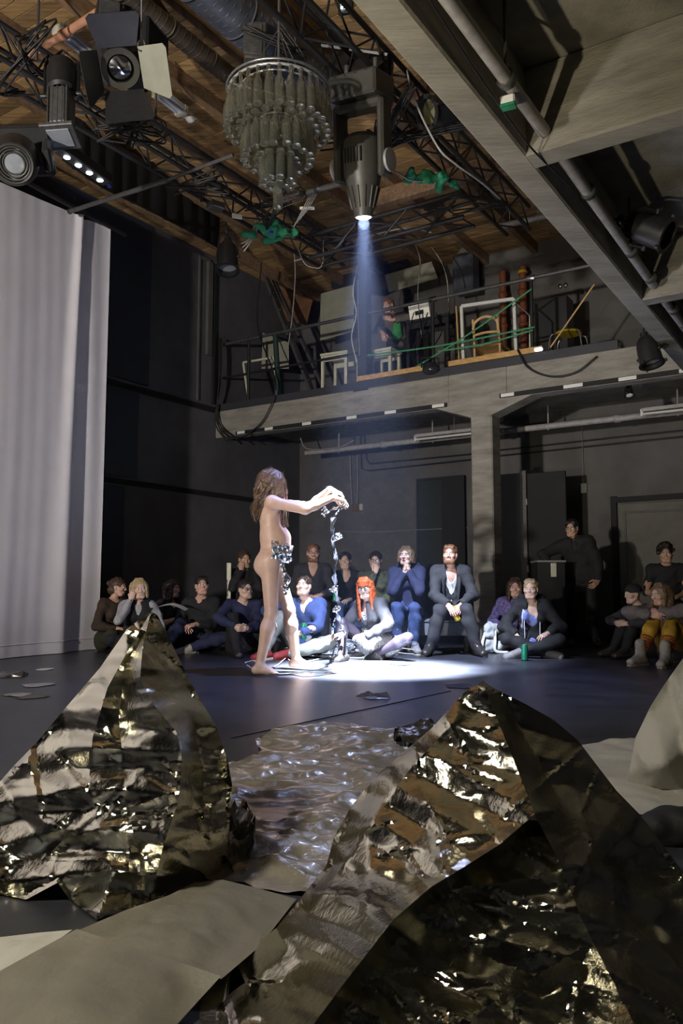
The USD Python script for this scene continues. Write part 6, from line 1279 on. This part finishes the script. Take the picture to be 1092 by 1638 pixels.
def chair(label, a, b, rot, mat, seat):
    T = Thing('chair', label, 'chair', W(a, b, GZ), HALL + rot)
    T.part('seat', cbox((.42, .40, .03), .010, (0, 0, .44)), seat, local=True)
    for sx in (-1, 1):
        T.part('leg', tube([(sx * .19, -.18, 0), (sx * .18, -.17, .43)], [.016, .020], 8), mat, True, True); T.part('leg', tube(spline([(sx * .19, .20, 0), (sx * .185, .18, .43), (sx * .18, .24, .82)], 6), .018, 8), mat, True, True)
        T.part('side_rail', bar((sx * .185, -.17, .40), (sx * .185, .18, .40), .02, .045), mat, local=True)
    T.part('backrest', tube(spline([(-.18, .215, .62), (-.16, .235, .76), (0, .245, .83), (.16, .235, .76), (.18, .215, .62)], 6), .022, 8), mat, True, True); T.part('backrest_slat', tube(spline([(-.18, .205, .60), (0, .222, .61), (.18, .205, .60)], 6), .018, 8, sx=1.6), mat, True, True)
    T.part('front_rail', bar((-.18, -.17, .40), (.18, -.17, .40), .02, .045), mat, local=True)
chair('bentwood birch chair standing behind the green straps on the gallery', -1.95, b_ + .02, 182, 'birch', 'birch')
single('wooden_batten', bar(P_(736, 600, -2.1), P_(730, 490, -2.1), .05, .02), 'birch', 'upright birch batten left of the wooden chair on the gallery', 'batten')
T = Thing('metal_frame', 'pale square tube frame like a table stood round the wooden chair', 'frame', P_(780, 580, -2.15)); fr = [(742, 596), (738, 490), (822, 478), (826, 578)]; fr = [P_(x, y, -2.15) for x, y in fr]
for a_, b_ in zip(fr[:-1], fr[1:]): T.part('bar', bar(a_, b_, .045, .045), 'white_paint')
T.part('brace', bar(P_(822, 482, -2.15), P_(848, 506, -2.15), .02, .02), 'steel'); T.part('bar', bar(P_(848, 505, -2.15), P_(848, 575, -2.15), .03, .03), 'cream_paint'); T.part('blue_box', bbox_ab(-1.9, -1.6, AB(P_(745, 590, -2))[1], AB(P_(790, 590, -2))[1], GZ, GZ + .26, .01), 'blue_tape')
T = Thing('metal_frame', 'pale tube frame standing at the left end of the gallery', 'frame', P_(415, 640, -2.2)); fr = [P_(x, y, -2.2) for x, y in ((399, 648), (389, 580), (438, 572), (444, 640))]
for a_, b_ in zip(fr[:-1], fr[1:]): T.part('bar', bar(a_, b_, .035, .035), 'cream_paint')
b_ = AB(P_(908, 550, -1.95))[1]
T = Thing('stool', 'steel tube stool with yellow seat at the right end of the gallery', 'stool', W(-1.9, b_, GZ), HALL); T.part('seat', lathe([(0, .47), (.17, .47), (.18, .48), (.17, .495), (0, .50)], 24), 'yellow_seat', 35, True)
for sx in (-1, 1): T.part('leg', tube(spline([(sx * .24, -.17, 0), (sx * .20, -.16, .40), (sx * .14, -.12, .46), (sx * .14, .12, .46), (sx * .20, .16, .40), (sx * .24, .17, 0)], 6), .013, 8), 'steel', True, True)
single('wooden_rod', rod(P_(880, 556, -2.3), P_(950, 455, -2.2), .012, 8), 'birch', 'thin wooden rod leaning beside the yellow stool on the gallery', 'rod', True)
single('yellow_crate', bbox_ab(-1.5, -1.1, 6.3, 7.0, GZ, GZ + .26, .01), 'yellow_seat', 'yellow crate behind the beam at the right end of the gallery', 'crate')
T = Thing('spot_on_rail', 'small black spotlight lying on the gallery edge with a bright lens', 'stage light', P_(692, 590, BAL - .05)); c = P_(688, 588, BAL - .08); T.part('can', lathe([(0, -.07), (.06, -.06), (.105, -.02), (.115, .05), (.10, .055), (0, .04)], 22, frame((0, -.3, -1), (1, 0, 0), c)), 'black_metal', 30); T.part('lens', ball(c + [0, -.05, -.035], (.035, .02, .012), 2), 'chrome', True); T.part('bracket', tube([c + [-.12, 0, 0], c + [-.12, .02, .14], c + [.12, .02, .14], c + [.12, 0, 0]], .012, 6), 'black_metal')
single('edge_lamp', cbox((.11, .05, .05), .012, P_(861, 559, BAL - .01), rot=HALL), 'led_soft', 'small white lit lamp on the gallery edge at the right post', 'lamp')
# pipes, cases and cabinets on the gallery's back wall
for lab, px, y0, y1, r in (('rust-red pipe on the gallery wall, left of the pair', 806, 345, 560, .055), ('rust-red pipe on the gallery wall, right of the pair with a yellow top', 838, 338, 560, .060)):
    p, q = P_(px, y1, -.25), P_(px, y0, -.25); q = np.array([p[0], p[1], min(q[2], RZ - .45)]); p[2] = max(p[2], GZ); T = Thing('pipe', lab, 'pipe', p); T.part('pipe', rod(p, q, r, 14), 'rust_pipe', True)
    for t in (.3, .7): T.part('collar', rod(p + (q - p) * t - [0, 0, .03], p + (q - p) * t + [0, 0, .03], r + .018, 14), 'rust_pipe', True)
    if px > 820: T.part('cap', rod(p + (q - p) * .92, p + (q - p) * .95, r + .02, 12), 'yellow_seat', True)
p, q = P_(745, 470, -.35), P_(745, 372, -.35); T = Thing('cable_ladder', 'grey cable ladder rising behind the grey cabinet on the gallery', 'ladder', p); q[2] = min(q[2], RZ - .45); q[:2] = p[:2]
for s in (-1, 1): T.part('rail', rod(p + np.r_[E2, 0] * s * .10, q + np.r_[E2, 0] * s * .10, .016, 8), 'white_paint', True)
for t in np.linspace(.1, .95, 7): T.part('rung', rod(p + (q - p) * t - np.r_[E2, 0] * .10, p + (q - p) * t + np.r_[E2, 0] * .10, .010, 6), 'white_paint', True)
T = Thing('grey_cabinet', 'grey metal cabinet below the cable ladder on the gallery', 'cabinet', P_(745, 520, -.4)); c = P_(745, 440, -.45); T.part('body', cbox((.36, .26, .62), .012, (c[0], c[1], c[2]), rot=HALL), 'duct_grey'); T.part('door', cbox((.32, .02, .56), .006, c - np.r_[E1 * .135, 0], rot=HALL), 'duct_grey'); T.part('funnel', lathe([(.14, 0), (.13, .05), (.07, .14), (.05, .2)], 20, c=c + [0, 0, .33]), 'grey_pipe', 30)
single('conduit_pipe', [rod(P_(800, 362, -1.6), P_(875, 345, -1.6), .045, 12), *[rod(P_(x, 358, -1.6), P_(x, 358, -1.6) * [1, 1, 0] + [0, 0, RZ - .17], .008, 6) for x in (815, 860)]], 'grey_pipe', 'short grey pipe crossing above the rust-red pipes', 'pipe', True)
T = Thing('fuse_box', 'two pale fuse boxes one above the other at the left end of the gallery', 'box', P_(362, 530, -1.9))
for (x0, x1, y0, y1) in ((349, 377, 497, 526), (349, 377, 531, 560)): c = (P_(x0, y0, -1.9) + P_(x1, y1, -1.9)) / 2; T.part('box', cbox((.30, .14, .30), .008, c, rot=HALL), 'white_paint'); T.part('switch', cbox((.06, .02, .08), .004, c + np.r_[-E1 * .08, .03] , rot=HALL), 'black_matt')
T = Thing('girder', 'slanting dark steel girder with rivets crossing the left half of the gallery', 'girder', P_(500, 625, -1.6)); g0, g1 = P_(500, 628, -1.6), P_(408, 400, -1.6); T.part('web', bar(g0, g1, .14, .05), 'dark_steel')
for t in np.linspace(.08, .92, 8):
    for s in (-1, 1): T.part('rivet', ball(g0 + (g1 - g0) * t + np.r_[E2, 0] * s * .035 - np.r_[E1, 0] * .03, .014, 1), 'steel', True)
single('strut', bar(P_(520, 625, -1.3), P_(425, 420, -1.3), .09, .05), 'dark_steel', 'thinner dark strut leaning right of the riveted girder', 'strut')
single('slope_panel', hull([P_(350, 425, -.6), P_(500, 480, -.6), P_(490, 520, -.6), P_(352, 490, -.6), P_(350, 425, -.5), P_(500, 480, -.5), P_(490, 520, -.5), P_(352, 490, -.5)]), 'brown_wood', 'sloping brown wooden panel in the dark left corner of the gallery', 'panel')
single('white_board', hull([P_(420, 532, -1.4), P_(462, 548, -1.4), P_(462, 590, -1.4), P_(418, 590, -1.4), P_(420, 532, -1.36), P_(462, 548, -1.36), P_(462, 590, -1.36), P_(418, 590, -1.36)]), 'grey_plate', 'grey board leaning in the dark behind the pale frame', 'board')
single('grey_board', hull([P_(x, y, a_) for a_ in (-.9, -.86) for x, y in ((512, 470), (566, 455), (566, 530), (512, 545))]), 'grey_plate', 'grey board standing left of the steel post on the gallery', 'board')
single('back_panel', hull([P_(x, y, a_) for a_ in (-.9, -.86) for x, y in ((615, 440), (690, 418), (700, 445), (622, 468))]), 'grey_plate', 'grey slanted panel behind the technician’s head', 'panel')
single('black_drape', hull([P_(x, y, a_) for a_ in (-.6, -.5) for x, y in ((528, 432), (560, 402), (640, 378), (660, 440), (600, 470), (530, 462))]), 'black_matt', 'black drape bulk hanging behind the beam of light on the gallery', 'cloth')
T = Thing('black_column_box', 'tall black cabinet at the right post of the gallery', 'cabinet', P_(880, 540, -1.0)); c = P_(885, 490, -1.0); T.part('body', cbox((.5, .3, 1.3), .01, (c[0], c[1], GZ + .65), rot=HALL), 'black_metal'); T.part('indicator', ball(c - np.r_[E1 * .155, -.22], .010, 1), 'red_plastic', True)
for s in (0, 1): T.part('knob', rod(c - np.r_[E1 * .15, -.22] + np.r_[E2 * (.16 + .08 * s), 0], c - np.r_[E1 * .18, -.22] + np.r_[E2 * (.16 + .08 * s), 0], .032, 12), 'steel', True)
single('yellow_bar', rod(P_(352, 640, -2.2), P_(353, 598, -2.2), .030, 8), 'pine', 'short yellow post at the left end of the gallery', 'post', True)
single('orange_lath', bar(P_(404, 588, -1.2), P_(404, 528, -1.2), .06, .03), 'rust_pipe', 'rust-red lath standing in the dark left of the girder', 'lath')
single('green_post', rod(P_(446, 632, -2.25), P_(440, 535, -2.25), .045, 10), 'green_dark', 'dark green wrapped post left of the pale table on the gallery', 'post', True)
# cables over the beam
cable('thick black cable hanging from the gallery over the concrete beam at the left', [P_(418, 420, BAL + .1), P_(412, 520, BAL + .05), P_(440, 610, BAL - .06), P_(425, 665, BAL - .08), P_(400, 692, BAL - .08), P_(385, 700, BAL - .05)], .012)
cable('black cable sagging over the concrete beam below the stool', [P_(828, 560, BAL - .02), P_(845, 588, BAL - .05), P_(880, 602, BAL - .05), P_(920, 596, BAL - .05), P_(955, 570, BAL - .03)], .014)
for i_ in range(3): cable(['leftmost', 'middle', 'rightmost'][i_] + ' of three black cables running down the corner at the gallery’s left end', [W(-2.44 - .03 * i_, .16, 4.9), W(-2.46 - .02 * i_, .17, 4.2), W(-2.50, .10 + .03 * i_, 3.5), W(-2.45, .30 + .12 * i_, 3.15)], .012, 'black_cable', 'cables in the left gallery corner')
cable('grey cable hanging above the riveted girder', [P_(470, 400, -2.2), P_(472, 440, -2.2), P_(468, 500, -2.2), P_(460, 560, -2.2)], .010, 'grey_cable')
cable('black wire hanging from the roof to the laptop desk', [P_(664, 390, -1.9), P_(672, 420, -1.9), P_(668, 470, -1.9), P_(674, 540, -1.9)], .007, 'grey_cable')
cable('pale wire looping from the roof to the grey cabinet', [P_(690, 395, -1.5), P_(706, 420, -1.5), P_(715, 450, -1.5), P_(718, 500, -1.5)], .010, 'grey_cable')
g = hsh(3); single('cable_bundle', [tube(spline([P_(x, 500, -2.0), P_(x + g.uniform(-10, 10), 530, -2.0), P_(x + g.uniform(-12, 12), 560, -2.05), P_(x + g.uniform(-6, 6), 590, -2.1)], 6), .008, 6) for x in (662, 670, 676, 684, 690, 697)], 'black_cable', 'black cables hanging from the mixing desk', 'cables', True)
# ---- below the gallery: conduits, pipe, tube lamps, boards, door
AW = -.03
def run(pts, a): return [P_(x, y, a) for x, y in pts]
single('conduit', [tube(run([(582, 690), (586, 735), (592, 742), (748, 727), (800, 720), (1000, 698), (1100, 688)], AW), .014, 6), tube(run([(576, 690), (578, 750), (590, 753), (748, 736), (800, 729), (1000, 708), (1100, 698)], AW), .014, 6)], 'black_cable', 'pair of thin black conduits bent along the back wall', 'conduit', True)
zp = 3.12; single('ceiling_pipe', [rod(W(-.9, .8, zp), W(-.9, 9.5, zp), .045, 14), *[rod(W(-.9, b, zp - .06), W(-.9, b, zp + .06) + [0, 0, .25], .012, 6) for b in (1.5, 3.3, 5.2, 7.0)], *[rod(W(-.9, b - .04, zp), W(-.9, b + .04, zp), .06, 14) for b in (2.4, 4.4, 6.2)]], 'grey_pipe', 'long grey pipe under the gallery floor', 'pipe', True)
for lab, b0, b1 in (('fluorescent tube lamp under the gallery left of the column, unlit', 3.15, 4.5), ('fluorescent tube lamp under the gallery at the right edge, unlit', 6.6, 8.0)):
    T = Thing('fluorescent_fitting', lab, 'lamp', W(-1.2, b0, 3.1)); T.part('tube_lamp', rod(W(-1.2, b0, 3.08), W(-1.2, b1, 3.08), .018, 10), 'white_paint', True); T.part('housing', bbox_ab(-1.23, -1.17, b0, b1, 3.11, 3.16, .004), 'grey_pipe')
    for b in (b0, b1): T.part('holder', bbox_ab(-1.22, -1.18, b - .02, b + .02, 3.05, 3.15, .004), 'white_paint')
    T.part('hanger', rod(W(-1.2, (b0 + b1) / 2, 3.16), W(-1.2, (b0 + b1) / 2, 3.52), .008, 6), 'steel')
def wall_board(label, x0, x1, y0, y1, mat, name='wall_board', cat='board'):
    a_, b_ = AB(P_(x0, y1, 0)), AB(P_(x1, y1, 0)); z0, z1 = P_(x0, y1, 0)[2], P_(x0, y0, 0)[2]; T = Thing(name, label, cat, W(0, a_[1], max(z0, 0)))
    T.part('board', bbox_ab(-.035, -.004, a_[1], b_[1], max(z0, .05), z1, .004), mat); T.part('frame', [bbox_ab(-.05, -.004, a_[1] - .02, a_[1] + .02, max(z0, .05), z1 + .02, .004), bbox_ab(-.05, -.004, a_[1], b_[1], z1 - .02, z1 + .02, .004)], 'black_metal'); return T
wall_board('dark greenish board on the back wall left of the column', 671, 748, 768, 1010, 'board_green'); single('dark_banner', bbox_ab(-.12, -.10, 3.06, 3.48, .6, 2.62, .004), 'black_matt', 'black cloth strip hanging in front of the greenish board', 'cloth')
single('wall_wire', tube(spline(run([(540, 850), (600, 851), (680, 847), (750, 844)], -.05), 6), .006, 5), 'grey_cable', 'thin pale wire strung along the back wall at head height', 'wire', True)
T = Thing('wall_socket', 'small socket on the back wall with a pale cable loop above it', 'socket', P_(566, 812, 0)); c = P_(569, 812, -.03); T.part('socket', cbox((.16, .06, .12), .008, c, rot=HALL), 'brown_wood'); T.part('socket', cbox((.07, .06, .12), .008, c + np.r_[E2 * .12, 0], rot=HALL), 'cream_paint'); T.part('cable', tube(spline(run([(563, 808), (561, 770), (560, 725), (565, 712), (571, 722), (572, 770), (571, 806)], -.04), 6), .010, 6), 'grey_cable', True)
cable('grey cable sagging under the gallery at the left', [P_(480, 700, -1.0), P_(492, 718, -1.0), P_(540, 716, -1.0), P_(566, 704, -1.0)], .012, 'grey_cable')
# black cabinet right of the column, flight case, hanging tag
cb = AB(P_(838, 760, -1.1)); zt = P_(838, 756, -1.1)[2]
T = Thing('black_cabinet', 'tall black cabinet with a greenish side and open door right of the column', 'cabinet', W(-1.1, cb[1], 0)); T.part('side', bbox_ab(-1.1, -.5, cb[1] - .42, cb[1] - .02, 0.0, zt, .008), 'board_green'); T.part('frame', bbox_ab(-1.13, -1.10, cb[1] - .06, cb[1] + .04, 0, zt + .03, .004), 'dark_steel'); T.part('door', bbox_ab(-1.12, -1.08, cb[1] + .05, cb[1] + .62, 0, zt - .02, .006), 'black_matt'); T.part('hinge', bbox_ab(-1.14, -1.11, cb[1] + .035, cb[1] + .055, zt * .4, zt * .44, .003), 'steel'); T.part('hinge', bbox_ab(-1.14, -1.11, cb[1] + .035, cb[1] + .055, zt * .8, zt * .84, .003), 'steel')
c = at(876, 897, Y=10.25); T = Thing('flight_case', 'black flight case with metal edge that the standing man leans on', 'case', (c[0], c[1], 0)); T.part('case', cbox((.34, .36, c[2] - .02), .01, (c[0], c[1], c[2] / 2 - .01)), 'black_matt'); T.part('edge', cbox((.36, .38, .025), .006, (c[0], c[1], c[2] - .012)), 'alu'); T.part('plate', cbox((.07, .01, .17), .003, (c[0] + .02, c[1] - .19, c[2] - .12)), 'cream_paint')
c = P_(933, 781, -.04); T = Thing('hanging_tag', 'small white tag hanging on a cord on the back wall above the standing man', 'tag', c); T.part('tag', cbox((.09, .012, .15), .004, c, rot=HALL + 6), 'white_paint'); T.part('cord', rod(c + [0, 0, .07], c + [0, 0, 1.05], .004, 5), 'grey_cable')
b0, b1 = AB(P_(988, 820, 0))[1], 8.3; z1 = 2.02
T = Thing('door_1', 'wide pale grey door in a dark frame in the back wall at the right edge', None, W(0, b0, 0), kind='structure'); T.part('door_frame', [bbox_ab(-.05, -.002, b0 - .09, b0, 0, z1 + .1, .006), hull([W(a_, b, z) for a_ in (-.05, -.002) for b, z in ((b0 - .09, z1), (b1, z1 + .02), (b0 - .09, z1 + .08), (b1, z1 + .10))])], 'black_matt'); T.part('door_leaf', bbox_ab(-.03, -.002, b0 + .01, b1, .02, z1 - .02, .006), 'door_grey'); T.part('door_panel', [bbox_ab(-.045, -.028, b0 + .10, b0 + .13, .2, z1 - .14, .003), bbox_ab(-.045, -.028, b0 + .10, b1, z1 - .17, z1 - .14, .003)], 'wall_grey'); 
# ---- left wall: paper shreds, trunking, dark flats
for lab, px, py in (('torn pale paper shred on the left wall, upper one', 188, 683), ('torn pale paper shred on the left wall, lower one by the groove', 204, 763)):
    c = at(px, py, b=.012); g = hsh(px); a_ = np.linspace(0, 2 * np.pi, 9, endpoint=False); pl = [(math.cos(t) * .13 * g.uniform(.5, 1.1), math.sin(t) * .055 * g.uniform(.5, 1.1)) for t in a_]
    single('paper_shred', prism(pl, .004, M3(np.r_[E1, 0], np.array([0, 0, 1.]), np.r_[E2, 0], c)), 'shred', lab, 'paper')
T = Thing('wall_trunking', 'vertical cable trunking with a raised frame at the far end of the left wall', 'trunking', W(-2.7, 0, 3.8)); a0, a1 = AB(at(317, 500, b=0))[0], AB(at(335, 500, b=0))[0]
T.part('frame', bbox_ab(a0 - .02, a0 + .02, 0, .03, 3.80, 6.3, .004), 'wall_grey'); T.part('frame', bbox_ab(a0, a1, 0, .03, 6.2, 6.26, .004), 'wall_grey'); T.part('trunk', bbox_ab(a1 - .10, a1 + .02, 0, .06, 4.6, 6.2, .006), 'wall_grey'); T.part('trunk', bbox_ab(a1 + .06, a1 + .12, 0, .05, 3.8, 6.2, .006), 'black_matt')
single('wall_flat', bbox_ab(-7.2, -4.12, .005, .05, 2.36, 3.66, .006), 'flat_blue', 'dark blue-black flat on the left wall beside the curtain, middle tier', 'panel'); single('wall_flat', bbox_ab(-7.2, -3.93, .005, .05, 3.80, 6.3, .006), 'flat_blue', 'dark blue-black flat on the left wall beside the curtain, top tier', 'panel'); single('wall_flat', bbox_ab(-7.2, -4.35, .005, .05, .02, 2.22, .006), 'flat_blue', 'dark blue-black flat on the left wall beside the curtain, floor tier', 'panel')
single('floor_seam', [bar(at(370, 1180, z=.003), at(720, 1105, z=.003), .012, .004, .001), bar(at(400, 1225, z=.003), at(690, 1150, z=.003), .012, .004, .001)], 'seam', 'two thin taped seams of the dance floor before the light pool', 'seam')
# ---- the unseen lamps outside the picture; the high one is added for foil highlights
for lab, p, a, sz in (('black floodlight on the left that washes curtain and roof, outside the picture', FLOOD_POS, FLOOD_AIM, .40), ('small floor floodlight on the left that lights the slab, outside the picture', LOW_POS, LOW_AIM, .16), ('added large round floodlight high on the left behind the camera for foil highlights', FOIL_FILL_POS, FOIL_FILL_AIM, .70)):
    d_ = unit(a - p); T = par_can('par_can', lab, p - d_ * .22, d_, sz, .34, hang=(p - d_ * .22 + [0, 0, .36]) if p[2] > 2 else None)
    if p[2] < 2:
        f_ = p - d_ * .22; T.part('stand', rod([f_[0], f_[1], .03], f_ - [0, 0, .12], .018, 10), 'black_metal', True); T.part('stand_base', lathe([(0, 0), (.16, 0), (.16, .03), (0, .035)], 20, c=(f_[0], f_[1], 0)), 'black_metal', 30)
# ================================================================ thin stage haze under the roof
_mats['haze'] = usdkit.material(stage, '/World/Looks/haze', {'v': ('principled_volume', {'density': .0009, 'anisotropy': .3, 'color': (.55, .65, 1.0)})}, [], volume='v.volume')
single('haze', cbox((2.6, 3.6, 4.4), .01, (.15, 7.5, 2.4)), 'haze', 'thin smoke haze hanging in the stage air around the beam', 'haze', kind='stuff')
